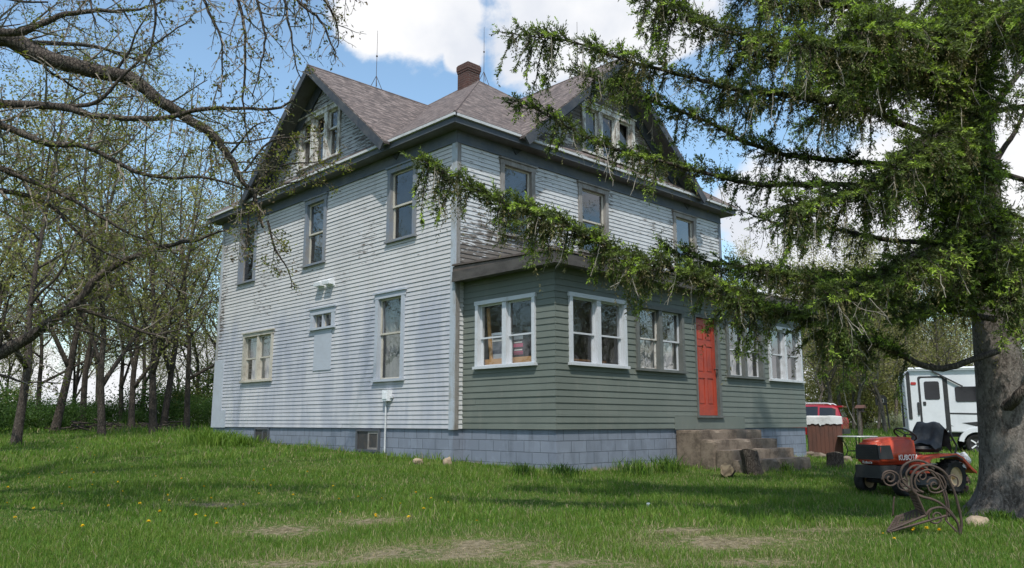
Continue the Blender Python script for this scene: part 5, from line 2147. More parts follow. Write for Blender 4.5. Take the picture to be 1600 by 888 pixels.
a0, a1, z0, z1 = inbox(768, 790, 521, 560, -.22)
tb_z = z0
crate_box('carton', FPL, a0, a1, z0 + .003, z1, -.42, -.22, [card_w, card_g, card_d], 'white printed carton behind the left pane of the porch side window', 'box')
a0, a1, z0, z1 = inbox(801, 819, 522, 556, -.25)
h3 = (z1 - z0) / 3
for i, (lb, ma) in enumerate((('bottom dark carton of the stack behind the right pane of the porch side window', card_p), ('middle dark carton of the stack behind the porch side window', card_p), ('topmost dark carton of the stack behind the porch side window', card_w))):
    crate_box('carton', FPL, a0, a1, z0 + i * h3 + .002, z0 + (i + 1) * h3, -.45, -.25, [card_d, ma, card_w], lb, 'box')
tbl = empty('wooden_table', (PX0 + .5, -1.2, .06), 'pale pine table with a leaning plank inside the porch side window', 'table')
mb = MB()
zt = min(tb_z, z0)
fbox(mb, FPL, -1.95, -.45, zt - .12, zt, -.75, -.17)
mb.build('tabletop', pine, tbl)
for aa in (-1.9, -.55):
    for nn in (-.72, -.24):
        mb = MB()
        fbox(mb, FPL, aa, aa + .06, .062, zt - .121, nn, nn + .05)
        mb.build('leg', pine, tbl)
mb = MB()
mb.bar(fp(FPL, -.60, zt, -.2), fp(FPL, -.50, 2.3, -.20), .07, .03, up=(1, 0, 0))
tag(mb.build('wooden_plank', pine), 'pine plank leaning upright inside the porch side window', 'plank')
mb = MB()
fbox(mb, FPF, .70, 2.05, .062, 1.24, -.95, -.45)
fbox(mb, FPF, .66, 2.09, 1.243, 1.28, -.99, -.41)
tag(mb.build('wooden_chest', plain('brown_chest', (.20, .11, .055))), 'brown wooden chest inside the near front porch window', 'chest')
# ------------------------------------------------------------------ riding mower
def local(origin, ex):
    """4x4 from local (x forward, y left, z up) to the place"""
    ex = unit(ex)
    ey = np.cross(ZUP, ex)
    T = np.eye(4)
    T[:3, 0], T[:3, 1], T[:3, 2], T[:3, 3] = ex, ey, ZUP, origin
    return T


class LMB(MB):
    """MB whose shapes are given in a thing's own axes"""
    def __init__(s, T):
        super().__init__()
        s.T = np.asarray(T)

    def add(s, v, f, col=None, mi=0):
        v = np.asarray(v, float).reshape(-1, 3)
        return super().add(v @ s.T[:3, :3].T + s.T[:3, 3], f, col, mi)


def wheel(parent, T, c, r, w, tyre, rim, axis='Y', spokes=0, rimr=.58, name='wheel', lugs=0):
    Rm = Matrix.Translation(Vector(c)) @ Matrix.Rotation(R_(90), 4, 'X')
    mb = LMB(T)
    q = w / 2
    mb.lathe([(r * rimr, -q * .85), (r * .86, -q), (r * .97, -q * .75), (r, -q * .4), (r, q * .4), (r * .97, q * .75), (r * .86, q), (r * rimr, q * .85)], Rm, 28, cap=False)
    for k in range(lugs):
        a = k * 2 * math.pi / lugs
        for sg in (-1, 1):
            aa = a + (0 if sg < 0 else math.pi / lugs)
            p0 = np.array(c) + np.array([math.cos(aa) * r, 0, math.sin(aa) * r])
            p1 = np.array(c) + np.array([math.cos(aa + .16) * r, sg * q * .9, math.sin(aa + .16) * r]) * 1.0
            mb.bar(p0, p1, .03, .025, up=(math.cos(aa), 0, math.sin(aa)))
    wh = mb.build(name, M['black'], parent)
    mb = LMB(T)
    mb.lathe([(r * rimr + .004, -q * .8), (r * (rimr - .06), -q * .55), (r * .2, -q * .35), (.0, -q * .35)], Rm, 24, cap=False)
    mb.lathe([(.0, q * .35), (r * .2, q * .35), (r * (rimr - .06), q * .55), (r * rimr + .004, q * .8)], Rm, 24, cap=False)
    mb.lathe([(.001, -q * .8), (r * .14, -q * .8), (r * .16, -q * .3), (r * .16, q * .3), (r * .14, q * .8), (.001, q * .8)], Rm, 14)
    if spokes:
        for k in range(spokes):
            a = k * 2 * math.pi / spokes
            for sg in (-1, 1):
                o = sg * q * .66
                mb.bar(np.array(c) + (0, o, 0), np.array(c) + (math.cos(a) * r * rimr, o, math.sin(a) * r * rimr), r * .13, .02, up=(0, 1, 0), mi=1)
    mb.build('rim', rim if isinstance(rim, list) else [rim], wh)
    return wh


orange = worn('orange_red_mower_paint', (.56, .070, .026), (.40, .062, .032), 5.0, .38, .45, bumps=.03)
tanrim = worn('tan_wheel_rim', (.50, .38, .23), (.36, .27, .17), 8.0, .5, .4, bumps=.05)
blackp = worn('black_plastic', (.022, .022, .024), (.035, .035, .035), 6.0, .5, .4, bumps=.05)
hd = unit(-RT * math.sin(R_(62)) - FH * math.cos(R_(62)))
lf = np.cross(ZUP, hd)
rw = gp(1488, 776)
mo_o = rw + hd * .52 - lf * .36
mo_o[2] = ground(mo_o[0], mo_o[1]) + .01
mow = empty('riding_mower', mo_o, 'orange red riding mower with black seat parked beside the spruce trunk', 'mower')
T = local(mo_o, hd)
for y in (-.36, .36):
    wheel(mow, T, (-.52, y, .265), .265, .24, None, tanrim, lugs=16)
for y in (-.34, .34):
    wheel(mow, T, (.62, y, .205), .205, .17, None, tanrim)
# bonnet
prof = [(.05, .47), (.93, .47), (.97, .55), (.96, .74), (.90, .84), (.70, .885), (.30, .90), (.05, .88)]
import bmesh


def lathed_hood(prof, w, name, mat, parent, T, taper=.86, seg=3, bw=.05):
    bm = bmesh.new()
    vs = [[bm.verts.new((x, sg * w / 2 * (taper if z > .7 else 1.0), z)) for x, z in prof] for sg in (-1, 1)]
    bm.faces.new(vs[0])
    bm.faces.new(vs[1][::-1])
    n = len(prof)
    for i in range(n):
        bm.faces.new((vs[0][i], vs[1][i], vs[1][(i + 1) % n], vs[0][(i + 1) % n]))
    bmesh.ops.recalc_face_normals(bm, faces=bm.faces)
    bmesh.ops.bevel(bm, geom=list(bm.edges), offset=bw, segments=seg, affect='EDGES', clamp_overlap=True)
    me = bpy.data.meshes.new(name)
    bm.to_mesh(me)
    bm.free()
    me.transform(Matrix(T.tolist()))
    me.transform(Matrix.Translation(-Vector(parent.location if parent.parent is None else parent.parent.location)))
    me.materials.append(mat)
    for p in me.polygons:
        p.use_smooth = True
    o = bpy.data.objects.new(name, me)
    COL.objects.link(o)
    o.parent = parent
    return o


hood = lathed_hood(prof, .46, 'hood', orange, mow, T)
mb = LMB(T)
mb.prism([(.955, -.20, .55), (.955, .20, .55), (.955, .185, .78), (.955, -.185, .78)], (.035, 0, 0))
for sg in (-1, 1):
    mb.prism([(.66, sg * .228, .56), (.97, sg * .205, .56), (.97, sg * .19, .77), (.70, sg * .212, .77)], (0, sg * .012, 0))
for k in range(8):
    z = .57 + k * .025
    mb.bar((.995, -.19, z), (.995, .19, z), .012, .008)
mb.build('grille', blackp, hood)


def lettering(name, text, size, mat, parent, origin, ex, ez, bold=0.0, squeeze=1.0):
    cu = bpy.data.curves.new(name, 'FONT')
    cu.body = text
    cu.size = size
    cu.align_x = 'CENTER'
    cu.align_y = 'CENTER'
    cu.extrude = .002
    cu.offset = bold
    t = bpy.data.objects.new(name, cu)
    COL.objects.link(t)
    dg = bpy.context.evaluated_depsgraph_get()
    me = bpy.data.meshes.new_from_object(t.evaluated_get(dg))
    bpy.data.objects.remove(t)
    bpy.data.curves.remove(cu)
    ex, ez = unit(ex), unit(ez)
    en = np.cross(ex, ez)
    A = np.eye(4)
    A[:3, 0], A[:3, 1], A[:3, 2], A[:3, 3] = ex * squeeze, ez, en, origin
    me.transform(Matrix(A.tolist()))
    root = parent
    while root.parent is not None:
        root = root.parent
    me.transform(Matrix.Translation(-Vector(root.location)))
    me.materials.clear()
    me.materials.append(mat)
    o = bpy.data.objects.new(name, me)
    COL.objects.link(o)
    o.parent = parent
    return o


wl, k, b = newmat('white_lettering', .5, .3)
b.inputs['Base Color'].default_value = (.78, .77, .74, 1)


def tl(T, p):
    return T[:3, :3] @ np.array(p, float) + T[:3, 3]


lettering('lettering', 'KUBOTA', .118, wl, hood, tl(T, (.33, .254, .575)), -hd, ZUP, bold=.002, squeeze=1.0)
lettering('lettering', 'Kubota', .06, wl, hood, tl(T, (.977, 0, .508)), lf, ZUP)
mb = LMB(T)
mb.box((.60, -.23, .27), (.98, .23, .462))
mb.box((-.70, -.20, .22), (.60, .20, .45))
mb.tube([(.62, -.34, .205), (.62, .34, .205)], .035, 8)
mb.tube([(-.52, -.36, .265), (-.52, .36, .265)], .04, 8)
mb.build('chassis', blackp, mow)
mb = LMB(T)
mb.lathe([(.0, .12), (.42, .12), (.45, .16), (.44, .25), (.30, .29), (.0, .30)], Matrix.Translation((.05, 0, 0)), 24)
mb.build('mowing_deck', blackp, mow)
# fenders and footplates
for sg in (-1, 1):
    mb = LMB(T)
    y0, y1 = (.19, .49) if sg > 0 else (-.49, -.19)
    pr = [(.28, .42), (.12, .585), (.05, .60), (-.55, .63), (-.72, .56), (-.92, .40), (-1.02, .34), (-1.02, .305), (-.90, .36), (-.70, .52), (-.54, .585), (.04, .565), (.10, .55), (.25, .40)]
    mb.prism([(x, y0, z) for x, z in pr], (0, y1 - y0, 0))
    mb.box((.10, min(y0, y1), .345), (.56, max(y0, y1), .375))
    mb.build('fender', orange, mow, recalc=True)
    mb = LMB(T)
    mb.prism([(-.10, sg * .491, .585), (-.52, sg * .491, .61), (-.69, sg * .491, .54), (-.67, sg * .491, .52), (-.52, sg * .491, .585), (-.10, sg * .491, .565)], (0, sg * .006, 0))
    mb.build('stripe', blackp, mow, recalc=True)
seat = lathed_hood([(-.12, .66), (-.12, .74), (-.46, .74), (-.50, .80), (-.60, 1.12), (-.67, 1.10), (-.60, .70), (-.56, .63)], .46, 'seat', blackp, mow, T, .9, 3, .035)
mb = LMB(T)
mb.tube([(.08, 0, .80), (.02, 0, .93)], .022, 8)
th = np.linspace(0, 2 * math.pi, 25)
ax = unit((-.1, 0, .14))
e1_ = np.array([0, 1.0, 0])
e2_ = np.cross(ax, e1_)
mb.tube([np.array([.02, 0, .93]) + .17 * (math.cos(t) * e1_ + math.sin(t) * e2_) for t in th], .014, 8)
for t in (0, 2.1, 4.2):
    mb.tube([(.02, 0, .93), np.array([.02, 0, .93]) + .17 * (math.cos(t) * e1_ + math.sin(t) * e2_)], .01, 6)
mb.build('steering_wheel', blackp, mow)
mb = LMB(T)
mb.tube([(-.62, .40, .60), (-.66, .42, .75), (-.56, .40, .92)], .016, 8)
mb.tube([(-.56, .40, .92), (-.54, .395, .97)], .026, 8)
mb.build('lever', blackp, mow)
# black cover sagging over the seat, and a white bag at the back
mb = MB()
rs = np.random.default_rng(4)
n, m = 16, 16
V = []
for i in range(n):
    for j in range(m):
        a, c = i / (n - 1), j / (m - 1)
        y = (a - .5) * .56
        path = np.interp(c, [0, .25, .5, .75, 1], [-.30, -.46, -.58, -.70, -.72]), np.interp(c, [0, .25, .5, .75, 1], [.78, .84, 1.145, 1.02, .72])
        ed = max(0, abs(a - .5) * 2 - .75) * .9
        V.append(tl(T, (path[0] + .012 * math.sin(a * 17), y, path[1] - ed * .45 + .012 * math.sin(a * 14 + c * 9))))
mb.add(np.array(V), [(i * m + j, i * m + j + 1, (i + 1) * m + j + 1, (i + 1) * m + j) for i in range(n - 1) for j in range(m - 1)])
o = mb.build('seat_cover', worn('dull_black_sheet', (.03, .032, .037), (.06, .064, .07), 8, .6, .4), None, smooth=True)
tag(o, 'crumpled black sheet draped over the seat of the mower', 'sheet')


def crumpled(name, c, sx, sy, sz, mat, label, cat, seed):
    rng = np.random.default_rng(seed)
    bm = bmesh.new()
    bmesh.ops.create_icosphere(bm, subdivisions=4, radius=1)
    ph = rng.uniform(0, 6, 12)
    for v in bm.verts:
        q = np.array(v.co)
        f = 1 + .16 * math.sin(q[0] * 5 + ph[0] + q[2] * 3) + .14 * math.sin(q[1] * 6 + ph[1] - q[2] * 4) + .10 * abs(math.sin(q[2] * 9 + ph[2] + q[0] * 5)) - .07
        v.co = q * f * (sx, sy, sz)
    me = bpy.data.meshes.new(name)
    bm.to_mesh(me)
    bm.free()
    me.materials.append(mat)
    o = bpy.data.objects.new(name, me)
    COL.objects.link(o)
    o.location = c
    return tag(o, label, cat)


crumpled('plastic_bag', tl(T, (-.86, .36, .50)), .11, .10, .13, M['white_plastic'], 'crumpled white plastic bag on the rear of the mower', 'bag', 3)

# ------------------------------------------------------------------ scrolled iron bench
BS = 8.3
bp0 = gp(1450, 836)
BS = float((bp0 - CAM) @ FW)


def zq(x, y, s=0.0):
    """detail coordinates of the bench -> place, s metres further back"""
    return at(1240 + x / 2.692, 520 + y / 2.692, BS + s)


bench = empty('iron_bench', bp0, 'rusty wrought iron garden seat with scrolled arms standing on the grass before the mower', 'bench')


def curve(mb, pts, s, r=.011):
    P = [zq(x, y, s if np.isscalar(s) else s) for x, y in pts]
    mb.tube(smooth_line(P, 7), r, 7)


def spiral(x, y, r0, r1, a0, turns, n=18):
    return [(x + (r0 + (r1 - r0) * t) * math.cos(a0 + turns * 2 * math.pi * t), y + (r0 + (r1 - r0) * t) * math.sin(a0 + turns * 2 * math.pi * t)) for t in np.linspace(0, 1, n)]


mb = MB()
S1 = -.12
curve(mb, [(700, 850), (706, 800), (692, 725), (668, 650), (640, 595), (598, 565), (550, 558), (512, 580), (494, 620), (505, 668), (540, 690), (580, 700), (620, 720), (655, 755), (690, 800), (700, 850)], S1, .013)
curve(mb, [(655, 775), (650, 715), (632, 650), (605, 600), (568, 577), (530, 590), (510, 622), (518, 655), (545, 672)], S1, .010)
curve(mb, spiral(592, 640, 32, 6, 3.4, 1.4), S1, .009)
curve(mb, [(560, 640), (575, 668), (610, 672), (640, 650), (628, 610), (600, 590)], S1, .009)
curve(mb, spiral(600, 775, 34, 6, -2.2, -1.5), S1, .009)
curve(mb, [(556, 768), (575, 745), (615, 735), (655, 748), (690, 800)], S1, .012)
curve(mb, [(668, 650), (690, 640), (688, 612), (662, 600), (645, 618)], S1, .008)
mb.build('side_frame', M['rust'], bench, smooth=True)
mb = MB()
S2 = .42
curve(mb, [(545, 672), (500, 660), (462, 630), (450, 590), (468, 555), (510, 538), (555, 546), (590, 575)], S2, .013)
curve(mb, [(640, 790), (645, 740), (625, 660), (590, 600), (548, 565), (505, 560), (475, 590), (478, 625)], S2, .011)
curve(mb, spiral(462, 635, 32, 6, .2, 1.5), S2, .009)
curve(mb, spiral(405, 612, 34, 7, .6, 1.6), S2, .009)
curve(mb, [(372, 620), (380, 590), (410, 582), (440, 600), (450, 640), (480, 668), (500, 640)], S2, .010)
curve(mb, spiral(540, 605, 26, 6, 2.0, 1.4), S2, .008)
curve(mb, [(418, 770), (420, 720), (424, 690)], S2, .009)
mb.build('side_frame', M['rust'], bench, smooth=True)
# seat and back: woven slat panels set in flat iron frames


def slat_panel(name, A, B, C, D, nu, nv, r=.006):
    mb = MB()
    A, B, C, D = [np.array(q) for q in (A, B, C, D)]
    for p, q in ((A, B), (B, C), (C, D), (D, A)):
        mb.tube([p, q], .012, 6)
    for i in range(1, nu):
        t = i / nu
        mb.bar(A + (B - A) * t, D + (C - D) * t, .016, .004)
    for i in range(1, nv):
        t = i / nv
        mb.bar(A + (D - A) * t + ZUP * .005, B + (C - B) * t + ZUP * .005, .016, .004)
    mb.build(name, M['rust'], bench)


slat_panel('seat', zq(395, 835, S1), zq(557, 768, S1), zq(540, 738, S2), zq(432, 775, S2), 9, 7)
slat_panel('backrest', zq(557, 770, S1), zq(508, 660, S1), zq(486, 668, S2), zq(520, 748, S2), 7, 8)
mb = MB()
mb.tube([zq(432, 775, S2), zq(436, 820, S2 * .3)], .011, 6)
mb.tube([zq(395, 835, S1), zq(400, 838, S1), zq(640, 770, S1)], .012, 6)
mb.tube([zq(640, 790, S2), zq(700, 850, S1)], .010, 6)
mb.build('stretcher', M['rust'], bench)

# ------------------------------------------------------------------ patio table, pole, bin
pt = gp(1342, 716)
ptab = empty('patio_table', pt, 'round thin patio table with curved black legs on the lawn left of the mower', 'table')
ps = float((pt - CAM) @ FW)
R1 = 29 / FPX * ps
Hh = (716 - 682) / FPX * ps
mb = MB()
mb.lathe([(0, Hh - .03), (R1, Hh - .03), (R1 + .01, Hh - .015), (R1, Hh), (0, Hh + .002)], Matrix.Translation(Vector(pt)), 32)
mb.build('tabletop', worn('pale_glass_top', (.40, .43, .42), (.30, .32, .32), 3, .3, .5), ptab)
for k in range(4):
    a = k * math.pi / 2 + .5
    dv = np.array([math.cos(a), math.sin(a), 0])
    mb = MB()
    mb.tube(smooth_line([pt + dv * R1 * .9 + ZUP * (Hh - .03), pt + dv * R1 * .62 + ZUP * Hh * .6, pt + dv * R1 * .55 + ZUP * Hh * .3, pt + dv * R1 * .72 + ZUP * -.02], 6), .014, 7)
    mb.build('leg', M['metal_dark'], ptab, smooth=True)
mb = MB()
th = np.linspace(0, 2 * math.pi, 29)
mb.tube([pt + np.array([math.cos(t) * R1 * .55, math.sin(t) * R1 * .55, Hh * .32]) for t in th], .010, 6)
mb.build('ring', M['metal_dark'], ptab)

fp0 = gp(1349, 694)
fs = float((fp0 - CAM) @ FW)
fd = empty('feeder_pole', fp0, 'thin dark pole with a small brown roofed bird feeder behind the patio table', 'bird feeder')
q = fs / FPX
mb = MB()
mb.tube([fp0 - ZUP * .2, fp0 + ZUP * 46 * q], .022, 8)
mb.build('pole', M['rust'], fd)
mb = MB()
c = fp0 + ZUP * 50 * q
for (w, z0, z1) in ((.15, -.02, .0), (.10, .0, .15)):
    mb.box(c + (-w, -w, z0), c + (w, w, z1))
mb.build('feeder_box', M['rust'], fd)
mb = MB()
mb.prism([c + (-.19, -.2, .15), c + (.19, -.2, .15), c + (0, -.2, .29)], (0, .4, 0))
mb.build('roof', plain('brown_feeder_roof', (.10, .05, .035)), fd, recalc=True)

bn = gp(1290, 712)
bs = float((bn - CAM) @ FW)
q = bs / FPX
T2 = local(bn, RT * .95 - FH * .3)
bin_ = empty('storage_bin', bn, 'rusty brown bin with a torn white cover standing beyond the porch corner', 'bin')
w = 24 * q
hh = 60 * q
mb = LMB(T2)
mb.box((-w, -w * .9, -.2), (w, w * .9, hh - .12))
for x in np.linspace(-w, w, 9):
    mb.box((x - .012, -w * .9 - .012, -.1), (x + .012, -w * .9 - .001, hh - .13))
mb.build('body', worn('rusty_brown_sheet', (.115, .055, .042), (.085, .048, .04), 4, .8, .2, stretch=(1, 1, .3)), bin_)
mb = LMB(T2)
n = 40
V, F = [], []
per = [(-w - .03 + 2 * (w + .03) * t, -w * .9 - .03) for t in np.linspace(0, 1, n)] + [(w + .03, -w * .9 - .03 + 2 * (w * .9 + .03) * t) for t in np.linspace(0, 1, n)] + \
      [(w + .03 - 2 * (w + .03) * t, w * .9 + .03) for t in np.linspace(0, 1, n)] + [(-w - .03, w * .9 + .03 - 2 * (w * .9 + .03) * t) for t in np.linspace(0, 1, n)]
rs = np.random.default_rng(8)
N = len(per)
drop = .20 + .012 * np.sin(np.arange(N) * .8) + rs.uniform(-.012, .012, N)
drop[14:17] += (.02, .06, .02)
for (x, y) in per:
    V.append((x * .97, y * .97, hh + .015 + .012 * math.sin(x * 9)))
for (x, y), d in zip(per, drop):
    V.append((x * 1.0, y * 1.0, hh - .02))
for (x, y), d in zip(per, drop):
    V.append((x * 1.01, y * 1.01, hh - d))
for r in range(2):
    F += [(r * N + i, r * N + (i + 1) % N, (r + 1) * N + (i + 1) % N, (r + 1) * N + i) for i in range(N)]
mb.addfaces(V, F + [list(range(N))])
mb.build('cover', worn('torn_white_cover', (.55, .56, .57), (.40, .40, .40), 3, .5, .4), bin_, recalc=True)

# ------------------------------------------------------------------ basketball hoop far behind
hp = gp(1391, 672)
hs = float((hp - CAM) @ FW)
q = hs / FPX
hoop = empty('basketball_hoop', hp, 'basketball hoop with a dark backboard on a slanting pole left of the camper', 'basketball hoop')
top = hp + ZUP * 46 * q - RT * 11 * q
mb = MB()
mb.tube([hp - ZUP * .3, hp + ZUP * 38 * q - RT * 3 * q, top + FH * .1], .06, 8)
mb.build('pole', M['metal_dark'], hoop)
T3 = local(top, RT)
mb = LMB(T3)
mb.prism([(-9 * q, -.05, -8 * q), (9 * q, -.05, -8 * q), (9 * q, -.05, 4 * q), (5 * q, -.05, 8 * q), (-5 * q, -.05, 8 * q), (-9 * q, -.05, 4 * q)], (0, .05, 0))
bb = mb.build('backboard', blackp, hoop, recalc=True)
mb = LMB(T3)
for (x0, x1, z0, z1) in ((-3 * q, 3 * q, 1.5 * q, 2.1 * q), (-3 * q, 3 * q, -3.6 * q, -3 * q), (-3.6 * q, -3 * q, -3.6 * q, 2.1 * q), (3 * q, 3.6 * q, -3.6 * q, 2.1 * q)):
    mb.box((x0, -.06, z0), (x1, -.053, z1))
mb.build('target_square', M['white_plastic'], bb)
mb = LMB(T3)
th = np.linspace(0, 2 * math.pi, 21)
mb.tube([(math.cos(t) * 5 * q, -.06 - 5.5 * q + math.sin(t) * 5 * q, -5 * q) for t in th], .02, 6)
mb.build('rim', M['rust'], hoop)

# pale bush behind
pb = shrub_proto('pale_bush', 61, 3.0, 1.5, [(.42, .45, .34), (.34, .40, .25), (.5, .52, .44)], 6000, .10, 'low pale whitish bush on the far lawn left of the camper', 'bush', None)
p = gp(1405, 671)
pb.location = p
sc = 46 / FPX * float((p - CAM) @ FW) / 3.0
pb.scale = (sc,) * 3

# ------------------------------------------------------------------ travel trailer
cb = gp(1513, 707)
cs = float((cb - CAM) @ FW)
q = cs / FPX / 2.692                       # metres per detail pixel
e1 = unit(RT * .934 - FH * .357)
o0 = at(1240 + 505 / 2.692, 520 + 500 / 2.692, cs + .5)
o0[2] = cb[2]
camper = empty('travel_trailer', o0, 'white travel trailer with black trim and dark windows parked behind the spruce', 'camper')
T4 = local(o0, e1)                         # y runs away from the viewer


def cz(x, y):
    return ((x - 505) * q / .96, (500 - y) * q)


white = worn('white_gelcoat', (.60, .62, .65), (.54, .56, .59), 1.5, .35, .5, bumps=.02)
L = 5.4
zb, zt = cz(0, 418)[1], cz(0, 152)[1]
prof = [(-.10, zb), (L, zb), (L + .35, zb + .7), (L + .25, zt - .5), (L - .5, zt), (.0, zt), (-.14, zt - .15)]
mb = LMB(T4)
mb.prism([(x, 0, z) for x, z in prof], (0, 2.3, 0))
body = mb.build('body', white, camper, recalc=True)
bevel(body, .05, 3)


def cpanel(name, x0, x1, y0, y1, mat, t=.02, parent=None, off=0.0, rad=8):
    (a0, z1), (a1, z0) = cz(x0, y0), cz(x1, y1)
    r = min(rad * q, (a1 - a0) * .4, (z1 - z0) * .4)
    pts = []
    for cx_, cz_, s0 in ((a1 - r, z1 - r, 0), (a0 + r, z1 - r, 90), (a0 + r, z0 + r, 180), (a1 - r, z0 + r, 270)):
        for k in range(5):
            a = R_(s0 + k * 22.5)
            pts.append((cx_ + r * math.cos(a), -off, cz_ + r * math.sin(a)))
    mb = LMB(T4)
    mb.prism(pts, (0, -t, 0))
    return mb.build(name, mat, parent or camper, recalc=True)


tint, k, b = newmat('tinted_glass', .06, .6)
b.inputs['Base Color'].default_value = (.012, .013, .015, 1)
cpanel('door_surround', 541, 640, 180, 412, blackp, .012)
dr = cpanel('door', 549, 632, 188, 404, white, .028)
cpanel('window', 563, 619, 202, 280, tint, .012, dr, .028)
cpanel('handle', 555, 566, 288, 304, blackp, .02, dr, .03, 3)
cpanel('grab_handle', 533, 540, 290, 345, blackp, .04, None, 0, 3)
cpanel('window', 675, 800, 226, 290, tint, .02)
cpanel('trim', 499, 512, 160, 362, blackp, .03, None, 0, 2)
cpanel('trim', 640, 650, 190, 415, blackp, .014, None, .0, 2)
cpanel('marker_light', 514, 535, 204, 216, plain('red_lens', (.35, .03, .03)), .02, None, 0, 5)
cpanel('window', 840, 1000, 226, 290, tint, .02)
for (pts) in ([(640, 335), (780, 338), (980, 332), (980, 342), (780, 345), (640, 341)], [(690, 378), (760, 372), (980, 360), (980, 380), (780, 384), (740, 392)], [(600, 382), (640, 384), (660, 392), (600, 386)],
              [(820, 400), (980, 388), (980, 402), (860, 410)]):
    mb = LMB(T4)
    mb.prism([(cz(x, y)[0], -.002, cz(x, y)[1]) for x, y in pts], (0, -.006, 0))
    mb.build('decal', blackp, camper, recalc=True)
mb = LMB(T4)
(a0, z1), (a1, _) = cz(508, 146), cz(900, 146)
mb.tube([(a0, -.09, z1 - .02), (a1, -.09, z1 - .02)], .055, 10)
mb.build('awning_roll', M['white_plastic'], camper)
for (x0, y0, x1, y1) in ((596, 158, 704, 226), (880, 158, 830, 226)):
    mb = LMB(T4)
    mb.bar((cz(x0, y0)[0], -.07, cz(x0, y0)[1]), (cz(x1, y1)[0], -.07, cz(x1, y1)[1]), .05, .05)
    mb.build('awning_arm', blackp, camper)
for x in (740, 838):
    c = cz(x, 466)
    mb = LMB(T4)
    th = np.linspace(.15, math.pi - .15, 14)
    pts = [(c[0] + 70 * q * math.cos(t), -.03, c[1] + 64 * q * math.sin(t) + .03) for t in th] + [(c[0] + 52 * q * math.cos(t), -.03, c[1] + 48 * q * math.sin(t) + .02) for t in th[::-1]]
    mb.prism(pts, (0, .2, 0))
    mb.build('wheel_arch', white, camper, recalc=True)
    wheel(camper, T4, (c[0], .14, c[1]), 44 * q, .22, None, [blackp, M['white_plastic']], spokes=5, rimr=.66)
    wheel(camper, T4, (c[0], 2.1, c[1]), 44 * q, .22, None, [blackp, M['white_plastic']], spokes=5, rimr=.66)
mb = LMB(T4)
mb.box((.1, .25, zb - .16), (L - .1, 2.05, zb + .02))
mb.build('chassis', blackp, camper)
mb = LMB(T4)
for sx in (.0, .45):
    mb.bar((cz(575, 410)[0] + sx, -.05, cz(575, 412)[1]), (cz(575, 410)[0] + sx, -.55, cz(575, 455)[1]), .04, .04)
mb.box((cz(560, 450)[0], -.62, cz(0, 452)[1]), (cz(640, 450)[0], -.35, cz(0, 446)[1]))
mb.build('entry_step', blackp, camper)
mb = LMB(T4)
mb.tube([(-.22, .12, zt - .05), (-.22, .12, zb + .2)], .02, 6)
mb.tube([(-.22, .55, zt - .05), (-.22, .55, zb + .2)], .02, 6)
for z in np.arange(zb + .35, zt - .1, .28):
    mb.tube([(-.22, .12, z), (-.22, .55, z)], .015, 6)
mb.build('ladder', blackp, camper)

# ------------------------------------------------------------------ red suv
cb = gp(1318, 690)
cs = float((cb - CAM) @ FW)
h = unit(-RT * .84 + FH * .54)
# origin: rear axle centre on the ground
so = cb + h * 1.0 + np.cross(ZUP, h) * -.9
so[2] = cb[2]
suv = empty('parked_suv', so, 'red suv with silver roof rails parked behind the porch corner', 'suv')
T5 = local(so, h)
redp, k, b = newmat('red_car_paint', .25, .5)
b.inputs['Base Color'].default_value = (.30, .008, .018, 1)
b.inputs['Coat Weight'].default_value = .6
st_ = [(-.98, .48, .80, .95, 1.0, .70, .62), (-.93, .36, .84, 1.05, 1.16, .74, .64), (-.80, .33, .88, 1.08, 1.58, .78, .60), (-.55, .33, .91, 1.07, 1.70, .80, .60), (.2, .30, .93, 1.04, 1.74, .82, .62), (1.2, .30, .93, 1.02, 1.72, .82, .62),
       (1.9, .30, .93, 1.01, 1.58, .82, .60), (2.45, .32, .92, 1.00, 1.06, .82, .70), (3.1, .34, .89, .93, .96, .80, .60), (3.5, .40, .80, .80, .82, .72, .5), (3.6, .45, .70, .70, .72, .62, .4)]
rows = []
for (x, zl, w, zbt, zr_, wb, wr) in st_:
    rows.append([(x, -w * .92, zl), (x, -w, zl + (zbt - zl) * .45), (x, -w * .97, zbt), (x, -wr - (.06 if zr_ > 1.2 else .0), zr_ - .06), (x, -wr * .8, zr_), (x, wr * .8, zr_), (x, wr + (.06 if zr_ > 1.2 else .0), zr_ - .06), (x, w * .97, zbt), (x, w, zl + (zbt - zl) * .45), (x, w * .92, zl)])
m = 10
V = np.array(rows).reshape(-1, 3)
F = [(i * m + j, i * m + (j + 1) % m, (i + 1) * m + (j + 1) % m, (i + 1) * m + j) for i in range(len(rows) - 1) for j in range(m)]
mb = LMB(T5)
mb.addfaces(V, F + [list(range(m))[::-1], [(len(rows) - 1) * m + j for j in range(m)]])
mb.build('body', redp, suv, recalc=True, smooth=False)
A = np.array(rows)


def side_glass(name, i0, f0, i1, f1, t0, t1, sg):
    def P(i, f, t):
        r = A[i] * (1 - f) + A[i + 1] * f
        a, b_ = (r[2], r[3]) if sg < 0 else (r[7], r[6])
        p = a * (1 - t) + b_ * t
        p[1] += sg * .012
        return p
    mb = LMB(T5)
    ks = [(i0, f0)] + [(i, 0) for i in range(i0 + 1, i1 + 1)] + [(i1, f1)]
    lo = [P(i, f, t0) for i, f in ks]
    hi = [P(i, f, t1) for i, f in ks]
    n = len(lo)
    mb.add(np.array(lo + hi), [(i, i + 1, n + i + 1, n + i) for i in range(n - 1)])
    mb.build(name, tint, suv)


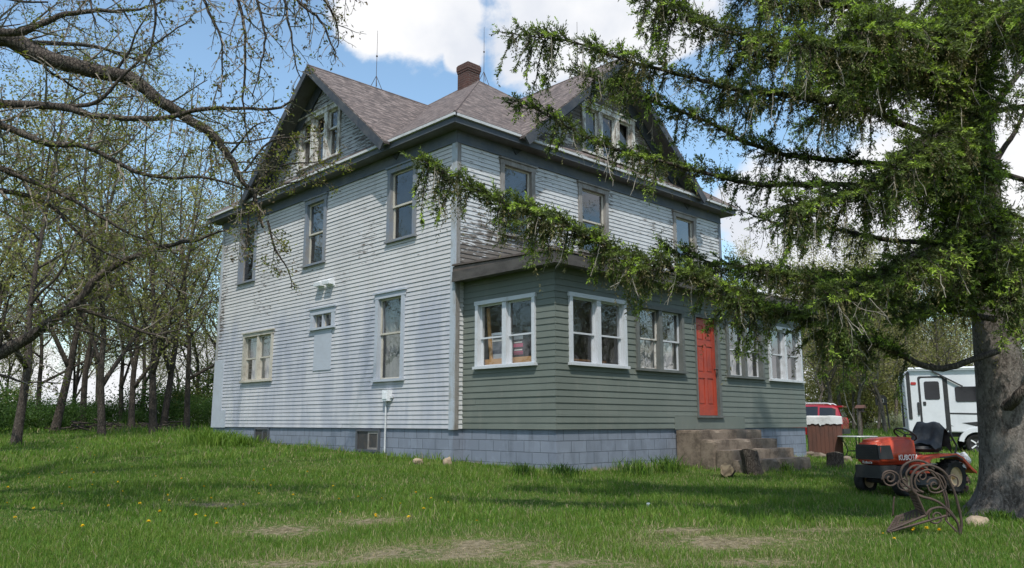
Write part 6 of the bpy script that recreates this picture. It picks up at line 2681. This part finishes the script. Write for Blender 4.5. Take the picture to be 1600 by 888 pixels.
for sg in (-1, 1):
    side_glass('window', 2, .35, 3, .75, .12, .86, sg)
    side_glass('window', 3, .85, 4, .75, .08, .92, sg)
    side_glass('window', 4, .82, 5, .75, .08, .92, sg)
mb = LMB(T5)
mb.add(np.array([(-.955, -.60, 1.14), (-.955, .60, 1.14), (-.83, .54, 1.55), (-.83, -.54, 1.55)]), [(0, 1, 2, 3)])
mb.build('rear_window', tint, suv)
for sg in (-1, 1):
    mb = LMB(T5)
    mb.prism([(-.99, sg * .60, .88), (-.99, sg * .80, .86), (-.93, sg * .86, 1.10), (-.96, sg * .66, 1.10)], (.14, sg * .012, 0))
    mb.build('tail_light', plain('tail_light_red', (.5, .03, .03), .3), suv, recalc=True)
    mb = LMB(T5)
    mb.tube([(-.5, sg * .60, 1.70), (-.35, sg * .6, 1.78), (1.1, sg * .6, 1.80), (1.3, sg * .6, 1.73)], .022, 8)
    mb.build('roof_rail', M['white_plastic'], suv)
    for x in (0, 2.7):
        wheel(suv, T5, (x, sg * .80, .34), .34, .22, None, [blackp, M['white_plastic']], spokes=5, rimr=.68)
mb = LMB(T5)
mb.box((-1.04, -.80, .34), (-.90, .80, .58))
mb.build('bumper', blackp, suv)
mb = LMB(T5)
mb.box((-.98, -.56, 1.585), (-.62, .56, 1.66))
mb.build('spoiler', redp, suv)

# brush pile and the low stone edge at the wood's foot
rng = np.random.default_rng(12)
p = CAM + FH * 32 + RT * 32 * (215 - 800) / FPX
p[2] = ground(p[0], p[1])
n = 80
a = rng.uniform(-.6, .6, n) + YAW
P0 = p + np.stack([rng.normal(0, 1.3, n), rng.normal(0, .6, n), np.abs(rng.normal(.06, .10, n))], 1)
D = np.stack([np.cos(a - YAW) * RT[0], np.cos(a - YAW) * RT[1], rng.normal(0, .16, n)], 1) * rng.uniform(.5, 1.6, n)[:, None]
mb = MB()
mb.segs(P0 - D / 2, P0 + D / 2, rng.uniform(.015, .05, n), rng.uniform(.008, .03, n), n=5)
tag(mb.build('brush_pile', M['bark_dark']), 'heap of cut grey branches on the ground at the edge of the wood', 'brush pile', kind='stuff')
